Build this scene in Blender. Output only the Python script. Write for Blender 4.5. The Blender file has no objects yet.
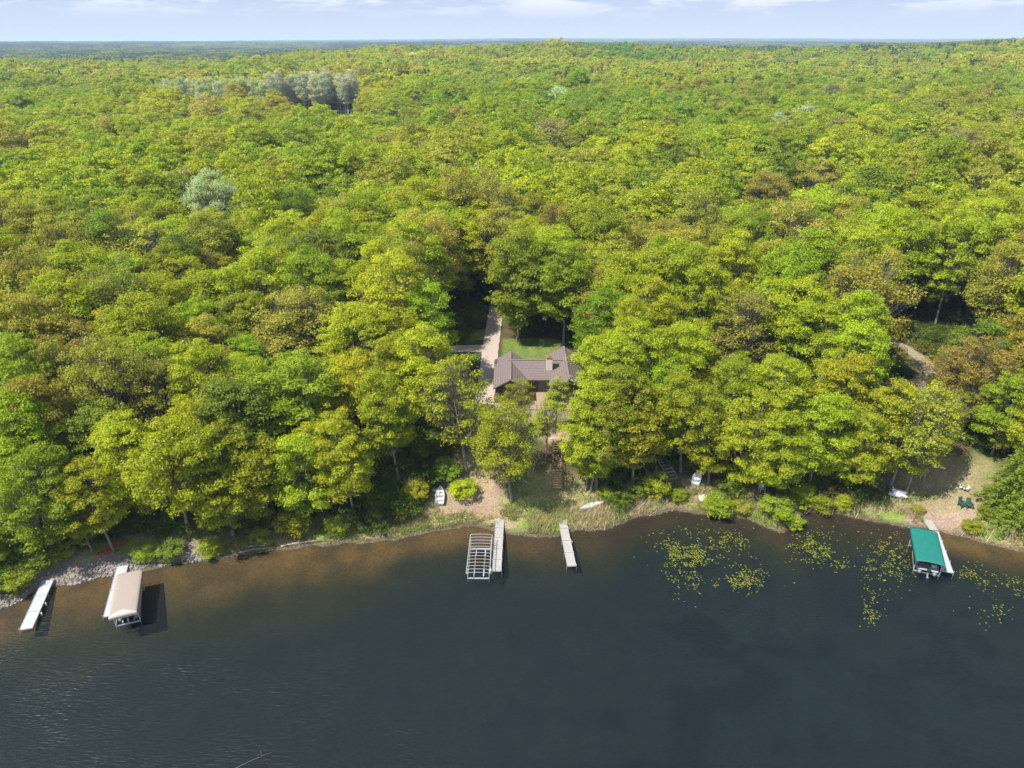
import bpy, math, random
import numpy as np
from mathutils import Vector, Matrix

random.seed(11)
rng = np.random.default_rng(11)
scene = bpy.context.scene
COL = scene.collection
R = math.radians

# ------------------------------------------------------------------ camera numbers
F, CX, CY, H, P = 710.0, 512.0, 384.0, 60.0, R(25.85)
cP, sP = math.cos(P), math.sin(P)

def ray(px, py):
    dx, dy = (px - CX) / F, -(py - CY) / F
    return dx, cP + dy * sP, -sP + dy * cP

def at(px, py, z=0.0):
    dx, dy, dz = ray(px, py)
    t = (z - H) / dz
    return Vector((dx * t, dy * t, z))

def to_px(x, y, z):
    d = y * cP + (H - z) * sP
    u = y * sP - (H - z) * cP
    return CX + F * x / d, CY - F * u / d, d

# ------------------------------------------------------------------ noise
def _hash(ix, iy, seed):
    h = (ix.astype(np.int64) * 374761393 + iy.astype(np.int64) * 668265263 + seed * 1274126177) & 0xFFFFFFFF
    h = ((h ^ (h >> 13)) * 1274126177) & 0xFFFFFFFF
    return ((h ^ (h >> 16)) & 0xFFFF) / 65535.0

def vnoise(x, y, seed=0):
    x = np.asarray(x, float); y = np.asarray(y, float)
    ix, iy = np.floor(x), np.floor(y)
    fx, fy = x - ix, y - iy
    fx, fy = fx * fx * (3 - 2 * fx), fy * fy * (3 - 2 * fy)
    a, b = _hash(ix, iy, seed), _hash(ix + 1, iy, seed)
    c, d = _hash(ix, iy + 1, seed), _hash(ix + 1, iy + 1, seed)
    return (a * (1 - fx) + b * fx) * (1 - fy) + (c * (1 - fx) + d * fx) * fy

def fbm(x, y, seed=0, o=4):
    t, a, n = 0.0, 0.5, 0.0
    for k in range(o):
        t = t + a * vnoise(x * 2 ** k, y * 2 ** k, seed + k * 17); n += a; a *= 0.5
    return t / n

# ------------------------------------------------------------------ terrain
SHORE_PX = [(0,608),(16,601),(47,586),(75,582),(97,576),(130,572),(160,567),(195,561),(230,556),(280,549),(342,544),(392,539),(430,531),
            (459,527),(476,527),(494,530),(514,534),(537,537),(560,535),(576,531),(592,530),(607,530),(616,524),(640,516),(674,511),(708,514),
            (734,521),(747,519),(762,526),(784,533),(797,518),(808,513),(839,514),(878,523),(924,529),(956,535),(995,546),(1024,551)]
_sp = [at(a, b, 0.0) for a, b in SHORE_PX]
SX = np.array([-9000, -1500, -400, -150, -75] + [p.x for p in _sp] + [85, 160, 400, 1500, 9000])
SY = np.array([-9000, -900, -130, 24, 55] + [p.y for p in _sp] + [70, 48, -40, -700, -9000])
_o = np.argsort(SX); SX, SY = SX[_o], SY[_o]

def yshore(x):
    x = np.asarray(x, float)
    w = (fbm(x / 2.2, x * 0 + 3.1, 5, 3) - 0.5) * 1.1
    return np.interp(x, SX, SY) + w

FY = np.array([0, 150, 500, 900, 1300, 1800, 2500, 4000, 5200, 6500, 9000, 13000, 20000.])
FPX = np.array([0, 200, 300, 400, 500, 560, 620, 680, 800, 900, 1024.])
FZ = np.array([
    [0] * 11,
    [0] * 11,
    [1, 0, 2, 3, 3, 2, 2, 3, 2, 2, 5],
    [3, 3, 7, 10, 9, 8, 8, 8, 7, 9, 16],
    [3, 4, 14, 19, 20, 27, 36, 25, 17, 20, 30],
    [-3, -2, 2, 6, 8, 10, 12, 8, 14, 22, 34],
    [-3, -2, -2, 0, 0, 0, 0, 0, 2, 14, 30],
    [6, 8, 6, 7, 8, 7, 7, 7, 6, 12, 26],
    [14, 14, 15, 16, 17, 15, 14, 14, 13, 14, 24],
    [12, 12, 12, 13, 13, 13, 12, 12, 11, 12, 22],
    [0, 3, 10, 18, 26, 29, 27, 28, 27, 24, 28],
    [-6, 4, 14, 24, 40, 46, 45, 45, 42, 38, 40],
    [38] * 11], float)

def gh(x, y):
    x = np.asarray(x, float); y = np.asarray(y, float)
    s = y - yshore(x)
    z = np.interp(s, [-600, -80, -30, -12, -5, -1.5, 0, 1.0, 2.5, 5.5, 8, 12.5, 20, 40, 100],
                  [-9, -7, -3.6, -1.7, -0.75, -0.22, 0, 0.28, 0.55, 1.25, 2.0, 4.9, 6.0, 6.3, 6.5])
    land = np.clip((s - 6) / 10, 0, 1)
    near = z + land * (fbm(x / 25, y / 25, 3, 3) - 0.5) * 1.0 + (fbm(x / 3, y / 3, 9, 2) - 0.5) * 0.16 * np.clip(s, 0, 1)
    # flat yard of the house
    d = np.maximum(np.abs(x - 4.5) - 9, 0) ** 2 + np.maximum(np.abs(y - 116) - 17, 0) ** 2
    k = np.clip(1 - np.sqrt(d) / 5, 0, 1)
    near = near * (1 - k) + 6.1 * k
    yy = np.clip(y, 1, 20000)
    px = np.clip(512 + F * x / yy / cP, 0, 1024)
    fi = np.clip(np.interp(yy, FY, np.arange(len(FY))), 0, len(FY) - 1.001)
    fj = np.clip(np.interp(px, FPX, np.arange(len(FPX))), 0, len(FPX) - 1.001)
    i, j = fi.astype(int), fj.astype(int)
    u, v = fi - i, fj - j
    u = u * u * (3 - 2 * u); v = v * v * (3 - 2 * v)
    far = (FZ[i, j] * (1 - u) + FZ[i + 1, j] * u) * (1 - v) + (FZ[i, j + 1] * (1 - u) + FZ[i + 1, j + 1] * u) * v
    wl = np.clip((s - 150) / 400, 0, 1)
    far = (far + 15 * (fbm(x / 260, y / 260, 21, 3) - 0.5) * np.clip((y - 150) / 400, 0, 1)
           + 22 * (fbm(x / 1500, y / 900, 31, 3) - 0.5) * np.clip((y - 1900) / 1500, 0, 1)) * wl
    return near + np.where(y > 0, far, 0)

def g1(x, y):
    return float(gh(x, y))

def atg(px, py):
    dx, dy, dz = ray(px, py)
    z = 1.0
    for _ in range(25):
        t = (z - H) / dz
        z = 0.5 * z + 0.5 * g1(dx * t, dy * t)
    t = (z - H) / dz
    return Vector((dx * t, dy * t, g1(dx * t, dy * t)))

# ------------------------------------------------------------------ materials
def mat(name):
    m = bpy.data.materials.new(name); m.use_nodes = True
    nt = m.node_tree
    for n in list(nt.nodes):
        nt.nodes.remove(n)
    out = nt.nodes.new('ShaderNodeOutputMaterial')
    return m, nt, out

def N(nt, typ, **kw):
    n = nt.nodes.new('ShaderNode' + typ)
    for k, v in kw.items():
        if k in n.inputs.keys():
            n.inputs[k].default_value = v
        else:
            setattr(n, k, v)
    return n

def L(nt, a, b):
    nt.links.new(a, b)

def plain(name, col, rough=0.6, metal=0.0, scale=8.0, amt=0.25, bump=0.0, stretch=(1, 1, 1), spec=0.4):
    """a painted / wooden / metal surface with mottled wear"""
    m, nt, out = mat(name)
    b = N(nt, 'BsdfPrincipled', Roughness=rough, Metallic=metal)
    b.inputs['Specular IOR Level'].default_value = spec
    tc = N(nt, 'TexCoord'); mp = N(nt, 'Mapping'); mp.inputs['Scale'].default_value = stretch
    L(nt, tc.outputs['Object'], mp.inputs[0])
    nz = N(nt, 'TexNoise', Scale=scale, Detail=5.0, Roughness=0.65); L(nt, mp.outputs[0], nz.inputs['Vector'])
    rp = N(nt, 'ValToRGB')
    c = np.array(col)
    rp.color_ramp.elements[0].position = 0.3; rp.color_ramp.elements[1].position = 0.72
    rp.color_ramp.elements[0].color = (*np.clip(c * (1 - amt), 0, 1), 1)
    rp.color_ramp.elements[1].color = (*np.clip(c * (1 + amt), 0, 1), 1)
    L(nt, nz.outputs['Fac'], rp.inputs[0]); L(nt, rp.outputs[0], b.inputs['Base Color'])
    if bump:
        bp = N(nt, 'Bump', Strength=bump, Distance=0.03); L(nt, nz.outputs['Fac'], bp.inputs['Height']); L(nt, bp.outputs[0], b.inputs['Normal'])
    L(nt, b.outputs[0], out.inputs[0])
    return m

def leaf_mat(name, far=False, fixed=None):
    m, nt, out = mat(name)
    if fixed is not None:
        src = N(nt, 'RGB'); src.outputs[0].default_value = (*fixed, 1); tint = src.outputs[0]
    elif far:
        a = N(nt, 'Attribute', attribute_type='INSTANCER', attribute_name='tint'); tint = a.outputs['Color']
    else:
        a = N(nt, 'ObjectInfo'); tint = a.outputs['Color']
    v = N(nt, 'Attribute', attribute_type='GEOMETRY', attribute_name='var')
    hs = N(nt, 'HueSaturation')
    L(nt, tint, hs.inputs['Color'])
    mr = N(nt, 'MapRange'); mr.inputs['To Min'].default_value = 0.68; mr.inputs['To Max'].default_value = 1.32
    L(nt, v.outputs['Fac'], mr.inputs['Value']); L(nt, mr.outputs[0], hs.inputs['Value'])
    mh = N(nt, 'MapRange'); mh.inputs['To Min'].default_value = 0.516; mh.inputs['To Max'].default_value = 0.490
    L(nt, v.outputs['Fac'], mh.inputs['Value']); L(nt, mh.outputs[0], hs.inputs['Hue'])
    b = N(nt, 'BsdfPrincipled', Roughness=0.55); b.inputs['Specular IOR Level'].default_value = 0.22
    t = N(nt, 'BsdfTranslucent')
    L(nt, hs.outputs[0], b.inputs['Base Color'])
    tm = N(nt, 'Mix', data_type='RGBA', blend_type='MULTIPLY'); tm.inputs[0].default_value = 1.0
    L(nt, hs.outputs[0], tm.inputs[6]); tm.inputs[7].default_value = (1.2, 1.3, 0.6, 1)
    L(nt, tm.outputs[2], t.inputs[0])
    mx = N(nt, 'MixShader'); mx.inputs[0].default_value = 0.47
    L(nt, b.outputs[0], mx.inputs[1]); L(nt, t.outputs[0], mx.inputs[2]); L(nt, mx.outputs[0], out.inputs[0])
    return m

M_LEAF = leaf_mat('leaf'); M_LEAF_FAR = leaf_mat('distant_leaf', far=True)
M_BARK = plain('bark', (0.17, 0.15, 0.125), 0.9, scale=3.0, amt=0.45, bump=0.6, stretch=(4, 4, 0.6), spec=0.1)
M_TWIG = plain('twig', (0.14, 0.12, 0.105), 0.9, scale=2.0, amt=0.3, spec=0.1)

# ------------------------------------------------------------------ object helpers
def tag(o, label=None, cat=None, group=None, kind=None):
    for k, v in (('label', label), ('category', cat), ('group', group), ('kind', kind)):
        if v:
            o[k] = v
    return o

def thing(name, loc, label, cat, group=None, rz=0.0):
    o = bpy.data.objects.new(name, None); o.empty_display_size = 0.5
    COL.objects.link(o); o.location = loc; o.rotation_euler = (0, 0, rz)
    return tag(o, label, cat, group)

class MB:
    def __init__(s):
        s.v, s.f, s.m = [], [], []
    def add(s, vs, fs, mi=0):
        b = len(s.v); s.v += [tuple(p) for p in vs]
        for q in fs:
            s.f.append(tuple(b + i for i in q)); s.m.append(mi)
    def box(s, c, d, rz=0.0, mi=0, rx=0.0, ry=0.0):
        mt = Matrix.Rotation(rz, 3, 'Z') @ Matrix.Rotation(ry, 3, 'Y') @ Matrix.Rotation(rx, 3, 'X')
        vs = [Vector(c) + mt @ Vector((sx * d[0] / 2, sy * d[1] / 2, sz * d[2] / 2)) for sx in (-1, 1) for sy in (-1, 1) for sz in (-1, 1)]
        s.add(vs, [(0, 1, 3, 2), (4, 6, 7, 5), (0, 4, 5, 1), (2, 3, 7, 6), (0, 2, 6, 4), (1, 5, 7, 3)], mi)
        return s
    def tube(s, pts, r, n=8, mi=0):
        pts = [Vector(p) for p in pts]
        rs = r if isinstance(r, (list, tuple)) else [r] * len(pts)
        rings = []
        for i, p in enumerate(pts):
            d = (pts[min(i + 1, len(pts) - 1)] - pts[max(i - 1, 0)]).normalized()
            a = d.cross(Vector((0, 0, 1)) if abs(d.z) < 0.9 else Vector((1, 0, 0))).normalized(); b = d.cross(a)
            rings.append([p + (a * math.cos(2 * math.pi * k / n) + b * math.sin(2 * math.pi * k / n)) * rs[i] for k in range(n)])
        vs = [q for ring in rings for q in ring]
        fs = [(i * n + k, i * n + (k + 1) % n, (i + 1) * n + (k + 1) % n, (i + 1) * n + k) for i in range(len(pts) - 1) for k in range(n)]
        fs += [tuple(range(n))[::-1], tuple((len(pts) - 1) * n + k for k in range(n))]
        s.add(vs, fs, mi); return s
    def loft(s, rings, closed=True, caps=True, mi=0):
        n = len(rings[0])
        vs = [q for r_ in rings for q in r_]
        fs = []
        for i in range(len(rings) - 1):
            for k in range(n if closed else n - 1):
                fs.append((i * n + k, i * n + (k + 1) % n, (i + 1) * n + (k + 1) % n, (i + 1) * n + k))
        if caps:
            fs += [tuple(range(n))[::-1], tuple((len(rings) - 1) * n + k for k in range(n))]
        s.add(vs, fs, mi); return s
    def prism(s, poly, lo, hi, mi=0):
        n = len(poly)
        s.add([(x, y, lo) for x, y in poly] + [(x, y, hi) for x, y in poly],
              [tuple(range(n))[::-1], tuple(range(n, 2 * n))] + [(k, (k + 1) % n, n + (k + 1) % n, n + k) for k in range(n)], mi); return s
    def build(s, name, mats, parent=None, smooth=False, bevel=0.0):
        me = bpy.data.meshes.new(name); me.from_pydata(s.v, [], s.f); me.update()
        for m in (mats if isinstance(mats, (list, tuple)) else [mats]):
            me.materials.append(m)
        me.polygons.foreach_set('material_index', s.m)
        if smooth:
            me.polygons.foreach_set('use_smooth', [True] * len(me.polygons))
        o = bpy.data.objects.new(name, me); COL.objects.link(o)
        if parent:
            o.parent = parent
        if bevel:
            b = o.modifiers.new('bevel', 'BEVEL'); b.width = bevel; b.segments = 2; b.limit_method = 'ANGLE'
        return o

def quads_mesh(name, verts, var, mats, mi=None):
    """verts (n,4,3) -> mesh of quads with a float face attribute 'var'"""
    n = len(verts)
    me = bpy.data.meshes.new(name)
    me.vertices.add(n * 4); me.vertices.foreach_set('co', np.ascontiguousarray(verts, dtype=np.float32).ravel())
    me.loops.add(n * 4); me.loops.foreach_set('vertex_index', np.arange(n * 4, dtype=np.int32))
    me.polygons.add(n)
    me.polygons.foreach_set('loop_start', np.arange(0, n * 4, 4, dtype=np.int32))
    try:
        me.polygons.foreach_set('loop_total', np.full(n, 4, dtype=np.int32))
    except Exception:
        pass
    for m in mats:
        me.materials.append(m)
    if mi is not None:
        me.polygons.foreach_set('material_index', np.asarray(mi, dtype=np.int32))
    at_ = me.attributes.new('var', 'FLOAT', 'FACE'); at_.data.foreach_set('value', np.asarray(var, dtype=np.float32))
    me.update(calc_edges=True)
    return me

def unit(a):
    return a / np.maximum(np.linalg.norm(a, axis=-1, keepdims=True), 1e-9)

def leaf_quads(c, nrm, size, r, aspect=0.62):
    n = len(c)
    t = unit(np.cross(nrm, r.normal(size=(n, 3))))
    b = np.cross(nrm, t)
    s = (size * (0.6 + 0.8 * r.random(n)))[:, None]
    fold = nrm * s * 0.16
    return np.stack([c - t * s, c - b * s * aspect + fold, c + t * s, c + b * s * aspect + fold], axis=1)

# ------------------------------------------------------------------ trees
def crown_quads(r, h, rad, base, nc, nl, leaf, clump, open_=0.0, flat=0.62, twigs=0, top=1.0):
    """a broadleaf crown: leaf clumps on the boughs of an uneven dome, none of them closed"""
    ctr = base + (h * top - base) * 0.42
    up, dn = h * top - ctr, ctr - base
    lob = unit(r.normal(size=(9, 3))); lob[:, 2] *= 0.7; lam = r.uniform(-0.32, 0.32, 9)
    d = unit(r.normal(size=(nc * 2, 3)))
    keep = r.random(nc * 2) < np.where(d[:, 2] < -0.35, 0.45, 1.0)
    d = d[keep][:nc]; nc = len(d)
    k = 1 + (np.exp(-4 * (1 - d @ lob.T)) * lam).sum(1)
    out_ = r.random(nc) < 0.16
    rr = k * np.where(r.random(nc) < 0.7, r.uniform(0.78, 1.0, nc), r.uniform(0.35, 0.8, nc))
    c = np.stack([d[:, 0] * rad * rr, d[:, 1] * rad * rr, ctr + np.where(d[:, 2] > 0, up, dn) * d[:, 2] * rr], axis=1)
    c = np.where(out_[:, None], c + d * np.array([rad, rad, up * 0.7]) * 0.13, c)
    cr = clump * r.uniform(0.55, 1.4, nc) * np.where(out_, 0.6, 1.0)
    cv = r.random(nc)
    n_i = np.maximum((nl * (cr / clump) ** 2 * (1 - open_ * r.random(nc))).astype(int), 4)
    idx = np.repeat(np.arange(nc), n_i); n = len(idx)
    ld = unit(r.normal(size=(n, 3))); ld[:, 2] = np.abs(ld[:, 2]) * 1.0 - 0.25
    ld = unit(ld)
    lr = cr[idx] * np.where(r.random(n) < 0.10, r.uniform(0.9, 1.7, n), r.uniform(0.3, 1.05, n) ** 0.7)
    pos = c[idx] + ld * lr[:, None] * np.array([1, 1, flat])
    nrm = unit(ld * 0.8 + np.array([0, 0, 0.55]) + r.normal(size=(n, 3)) * 0.5)
    q = leaf_quads(pos, nrm, leaf, r)
    var = np.clip(0.5 + 0.30 * (cv[idx] - 0.5) + r.normal(size=n) * 0.17, 0, 1)
    mi = np.zeros(n, int)
    if twigs:
        ti = r.integers(0, nc, twigs)
        a = np.stack([np.zeros(twigs), np.zeros(twigs), np.full(twigs, base)], 1)
        a = a + (c[ti] - a) * r.uniform(0.45, 0.8, (twigs, 1))
        e = c[ti] + r.normal(size=(twigs, 3)) * cr[ti][:, None] * 0.8 + np.array([0, 0, 0.4])
        w = unit(np.cross(e - a, r.normal(size=(twigs, 3)))) * 0.035
        q = np.concatenate([q, np.stack([a - w, a + w, e + w * 0.3, e - w * 0.3], 1)])
        var = np.concatenate([var, np.full(twigs, 0.5)]); mi = np.concatenate([mi, np.ones(twigs, int)])
    return q, var, mi, c

def conifer_quads(r, h, rad, base, tiers, per, leaf):
    C, Nn, V = [], [], []
    for t in range(tiers):
        f = t / (tiers - 1)
        z0 = base + (h - base) * f
        rr = rad * (1 - f) ** 0.85 * r.uniform(0.8, 1.1) + 0.25
        nb = max(5, int(11 * (1 - f) + 4))
        a0 = r.random() * 6.3
        for b in range(nb):
            a = a0 + b * 6.283 / nb + r.normal() * 0.15
            ln = rr * r.uniform(0.75, 1.12)
            m = max(5, int(per * ln / rad))
            s = r.random(m) ** 0.7
            w = (1 - s) * 0.28 * ln + 0.15
            lx = s * ln; ly = r.uniform(-1, 1, m) * w
            z = z0 - s * s * ln * 0.28 + r.normal(size=m) * 0.12
            C.append(np.stack([lx * math.cos(a) - ly * math.sin(a), lx * math.sin(a) + ly * math.cos(a), z], 1))
            Nn.append(unit(np.stack([np.full(m, math.cos(a) * 0.35), np.full(m, math.sin(a) * 0.35), np.ones(m)], 1) + r.normal(size=(m, 3)) * 0.35))
            V.append(np.clip(0.35 + 0.4 * s + r.normal(size=m) * 0.12, 0, 1))
    C, Nn, V = np.concatenate(C), np.concatenate(Nn), np.concatenate(V)
    return leaf_quads(C, Nn, leaf, r, 0.45), V

def trunk_mb(r, h, rad0, targets, top=0.8, lean=0.05, nside=7):
    mb = MB()
    lx, ly = r.normal() * lean * h, r.normal() * lean * h
    pt = lambda f: Vector((lx * f * f + 0.15 * math.sin(5 * f), ly * f * f + 0.12 * math.sin(4 * f + 1), h * f))
    fs = [0, 0.015, 0.06, 0.2, 0.35, 0.5, 0.65, top]
    mb.tube([pt(f) - Vector((0, 0, 0.35 if f == 0 else 0)) for f in fs], [rad0 * k for k in (1.5, 1.25, 1.0, 0.86, 0.72, 0.55, 0.36, 0.12)], nside)
    for t in targets:
        t = Vector(t)
        f = min(max(t.z / h - r.uniform(0.14, 0.26), 0.22), top - 0.06)
        a = pt(f); m = a.lerp(t, 0.5) + Vector((0, 0, -0.25 + r.random() * 0.5))
        m.z += 0.05 * (t - a).length
        r1 = rad0 * (1 - f) * 0.55
        mb.tube([a, a.lerp(m, 0.5), m, t], [r1, r1 * 0.75, r1 * 0.5, 0.025], 5)
    return mb

BROAD = []      # (crown mesh, trunk mesh), all 18 m tall
for k in range(10):
    r = np.random.default_rng(100 + k)
    rad = (4.9, 5.5, 4.3, 5.2, 4.7, 5.8, 4.4, 5.1, 5.6, 4.6)[k]
    base = (3.5, 4.5, 3.0, 4.5, 2.8, 4.8, 3.0, 4.0, 4.5, 3.2)[k]
    q, var, mi, c = crown_quads(r, 18, rad, base, 150, 265, 0.14, 1.12, open_=0.3 + 0.2 * (k % 3 == 1), twigs=260)
    cm = quads_mesh('crown', q, var, [M_LEAF, M_TWIG], mi)
    low = c[np.argsort(r.random(len(c)))[:11]]
    to = trunk_mb(r, 18, 0.26, low * np.array([0.9, 0.9, 1.0]), 0.85).build('trunk', M_BARK, smooth=True)
    BROAD.append((cm, to.data)); bpy.data.objects.remove(to)
SKIRT = []      # crowns of the shore edge: leaf almost to the ground
for k in range(4):
    r = np.random.default_rng(130 + k)
    q, var, mi, c = crown_quads(r, 18, (5.0, 4.5, 5.4, 4.7)[k], (2.2, 2.8, 2.4, 2.0)[k], 165, 265, 0.14, 1.12, open_=0.4, twigs=300)
    cm = quads_mesh('crown', q, var, [M_LEAF, M_TWIG], mi)
    to = trunk_mb(r, 18, 0.26, c[np.argsort(r.random(len(c)))[:13]], 0.86).build('trunk', M_BARK, smooth=True)
    SKIRT.append((cm, to.data)); bpy.data.objects.remove(to)
SPARSE = []     # trees in young leaf: more twig, smaller leaves
for k in range(4):
    r = np.random.default_rng(150 + k)
    q, var, mi, c = crown_quads(r, 18, (5.4, 4.9, 5.8, 4.6)[k], 4.5, 150, 185, 0.135, 1.15, open_=0.5, twigs=900, flat=0.75)
    cm = quads_mesh('crown', q, var, [M_LEAF, M_TWIG], mi)
    to = trunk_mb(r, 18, 0.28, c[np.argsort(r.random(len(c)))[:16]], 0.86).build('trunk', M_BARK, smooth=True)
    SPARSE.append((cm, to.data)); bpy.data.objects.remove(to)
THIN = []       # very open crowns on the bank: branches and bark show through
for k in range(3):
    r = np.random.default_rng(170 + k)
    q, var, mi, c = crown_quads(r, 18, (4.6, 4.2, 5.0)[k], 5.5, 105, 105, 0.15, 1.0, open_=0.6, twigs=800)
    cm = quads_mesh('crown', q, var, [M_LEAF, M_TWIG], mi)
    to = trunk_mb(r, 18, 0.25, c[np.argsort(r.random(len(c)))[:18]], 0.86).build('trunk', M_BARK, smooth=True)
    THIN.append((cm, to.data)); bpy.data.objects.remove(to)
POPLAR = []     # narrow, pale, just leafing out
M_PALEBARK = plain('pale_bark', (0.55, 0.53, 0.47), 0.8, scale=3.0, amt=0.3, stretch=(2, 2, 1), spec=0.1)
for k in range(3):
    r = np.random.default_rng(180 + k)
    q, var, mi, c = crown_quads(r, 18, 2.7 + 0.3 * k, 4.0, 110, 75, 0.19, 0.95, open_=0.4, twigs=1100, flat=1.0)
    cm = quads_mesh('crown', q, var, [M_LEAF, M_PALEBARK], mi)
    to = trunk_mb(r, 18, 0.2, c[np.argsort(r.random(len(c)))[:12]], 0.92, 0.01).build('trunk', M_PALEBARK, smooth=True)
    POPLAR.append((cm, to.data)); bpy.data.objects.remove(to)
CONIF = []
for k in range(2):
    r = np.random.default_rng(190 + k)
    q, var = conifer_quads(r, 18, 4.3 if k == 0 else 3.0, 0.8, 36, 105, 0.14)
    cm = quads_mesh('crown', q, var, [M_LEAF])
    mb = MB().tube([(0, 0, -0.3), (0, 0, 1), (0, 0, 9), (0, 0, 17.6)], [0.34, 0.26, 0.15, 0.03], 7)
    to = mb.build('trunk', M_BARK, smooth=True)
    CONIF.append((cm, to.data)); bpy.data.objects.remove(to)

TINT = {   # what one calls it : linear base colour
    'lime green': (0.33, 0.365, 0.015), 'yellow green': (0.36, 0.37, 0.016), 'fresh green': (0.26, 0.325, 0.016),
    'deep green': (0.18, 0.235, 0.022), 'olive': (0.325, 0.315, 0.036), 'bronze': (0.35, 0.30, 0.05),
    'tan': (0.33, 0.30, 0.11), 'pale grey': (0.47, 0.475, 0.31)}
TW = [('lime green', 0.40), ('yellow green', 0.11), ('fresh green', 0.21), ('deep green', 0.055), ('olive', 0.12), ('bronze', 0.03), ('tan', 0.01), ('pale grey', 0.004)]
TN = [a for a, b in TW]; TP = np.array([b for a, b in TW]); TP /= TP.sum()

def jig(c, r):
    f = 1 + r.normal() * 0.10
    return tuple(float(np.clip(v * f * (1 + r.normal() * 0.05), 0.002, 0.7)) for v in c)

ALL = []   # every individually built tree: dict
def plant(name, kit, x, y, h, w, colour, rz=None, label=None, group=None, tilt=(0, 0), z=None, cat='tree'):
    """h: height in m, w: crown width factor"""
    o = bpy.data.objects.new(name, None); COL.objects.link(o)
    zz = g1(x, y) if z is None else z
    o.location = (x, y, zz); o.rotation_euler = (tilt[0], tilt[1], random.uniform(0, 6.28) if rz is None else rz)
    k = h / 18.0
    o.scale = (k * w, k * w, k)
    cr = bpy.data.objects.new('crown', kit[0]); COL.objects.link(cr); cr.parent = o
    tr = bpy.data.objects.new('trunk', kit[1]); COL.objects.link(tr); tr.parent = o
    cr.color = (*jig(TINT[colour], rng), 1)
    tag(o, label, cat, group)
    ALL.append(dict(o=o, x=x, y=y, z=zz, h=h, w=w, c=colour, name=name, label=label))
    return o
exec_trees = True
# ================================================================== SETTING
# ---- ground sheet (land, shore and lake bed in one)
def graded(lo, hi, step, far_lo, far_hi, g=1.16):
    c = list(np.arange(lo, hi + 1e-6, step))
    s = step
    while c[-1] < far_hi:
        s *= g; c.append(min(c[-1] + s, far_hi))
    s = step
    while c[0] > far_lo:
        s *= g; c.insert(0, max(c[0] - s, far_lo))
    return np.array(c)

gx = graded(-66, 80, 0.55, -11000, 11000, 1.13)
gy = graded(58, 134, 0.5, -1500, 14000, 1.05)
GX, GY = np.meshgrid(gx, gy)
GZ = gh(GX, GY)
S = GY - yshore(GX)
nx, ny = len(gx), len(gy)

def smooth(a, b, v):
    t = np.clip((v - a) / (b - a), 0, 1); return t * t * (3 - 2 * t)

def mixc(c, col, k):
    return c * (1 - k[..., None]) + np.array(col) * k[..., None]

def ell(cx, cy, rx, ry, soft=0.35):
    d = np.sqrt(((GX - cx) / rx) ** 2 + ((GY - cy) / ry) ** 2) + (fbm(GX / 2.0, GY / 2.0, 77, 3) - 0.5) * 0.7
    return 1 - smooth(1 - soft, 1 + soft, d)

n1 = fbm(GX / 3.5, GY / 3.5, 41, 4); n2 = fbm(GX / 1.3, GY / 1.3, 43, 3); n3 = fbm(GX / 9, GY / 9, 47, 3)
c = np.zeros(GX.shape + (3,)) + np.array((0.085, 0.066, 0.036))                       # leaf litter
c = mixc(c, (0.055, 0.085, 0.018), smooth(0.45, 0.62, n1))                            # green undergrowth
c = mixc(c, (0.06, 0.085, 0.014), smooth(160, 420, GY))                               # under the far woods
band = smooth(0.3, 1.2, S) * (1 - smooth(4.5, 7.5, S + (n3 - 0.5) * 5))
c = mixc(c, (0.32, 0.255, 0.145), band * 0.9)                                        # dry grass of the bank
c = mixc(c, (0.16, 0.22, 0.04), band * smooth(0.46, 0.6, n1))
pA = atg(470, 497)
c = mixc(c, (0.28, 0.20, 0.145), ell(pA.x + 0.3, pA.y, 4.6, 3.4) * 0.95)             # worn earth by the bare lift
c = mixc(c, (0.30, 0.245, 0.12), ell(-4.0, 90.5, 5.0, 4.5) * 0.75)
c = mixc(c, (0.25, 0.22, 0.10), ell(7.5, 84.5, 6.5, 3.0) * 0.7)
c = mixc(c, (0.40, 0.29, 0.165), ell(7.0, 94.5, 4.0, 2.4) * 0.9)                       # sandy top of the stairs
c = mixc(c, (0.27, 0.23, 0.13), ell(3.0, 99.5, 7.0, 3.0) * 0.8)
pB = atg(950, 514)
c = mixc(c, (0.30, 0.215, 0.16), ell(pB.x, pB.y, 5.6, 3.2, 0.25))                    # sand beach
pC = atg(965, 487)
c = mixc(c, (0.22, 0.20, 0.085), ell(pC.x, pC.y + 1.0, 6.5, 4.2) * 0.9)
pD = atg(905, 490)
c = mixc(c, (0.235, 0.19, 0.11), ell(pD.x + 1.5, pD.y - 0.5, 9.0, 3.4) * 0.8)
pE = atg(20, 480)
c = mixc(c, (0.19, 0.15, 0.10), ell(pE.x - 3, pE.y + 2, 7.0, 4.5) * 0.7)
lawn = smooth(116.5, 117.3, GY) * (1 - smooth(131, 133, GY)) * smooth(-1.9, -1.5, GX) * (1 - smooth(8.5, 10, GX))
lawn = np.maximum(lawn, ell(-8.6, 134.5, 3.6, 3.2))
stripe = 0.5 + 0.5 * np.sign(np.sin(GX * 2.1))
c = mixc(c, (0.125, 0.17, 0.04), lawn)
c = mixc(c, (0.145, 0.185, 0.045), lawn * stripe * 0.6)
c = mixc(c, (0.15, 0.15, 0.04), ell(77, 124, 15, 15) * 0.9)                           # clearing of the right-hand drive
c = mixc(c, (0.20, 0.155, 0.10), ell(76, 113, 12, 7) * 0.7)
rk = smooth(0.0, 0.4, S) * (1 - smooth(2.5, 3.6, S)) * (1 - smooth(-41, -38.5, GX))
c = mixc(c, (0.22, 0.185, 0.155), rk)                                                   # stony shore at the left
c = mixc(c, (0.11, 0.085, 0.06), (1 - smooth(0.15, 0.9, S)) * smooth(-0.3, 0.1, S) * 0.85)
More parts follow.
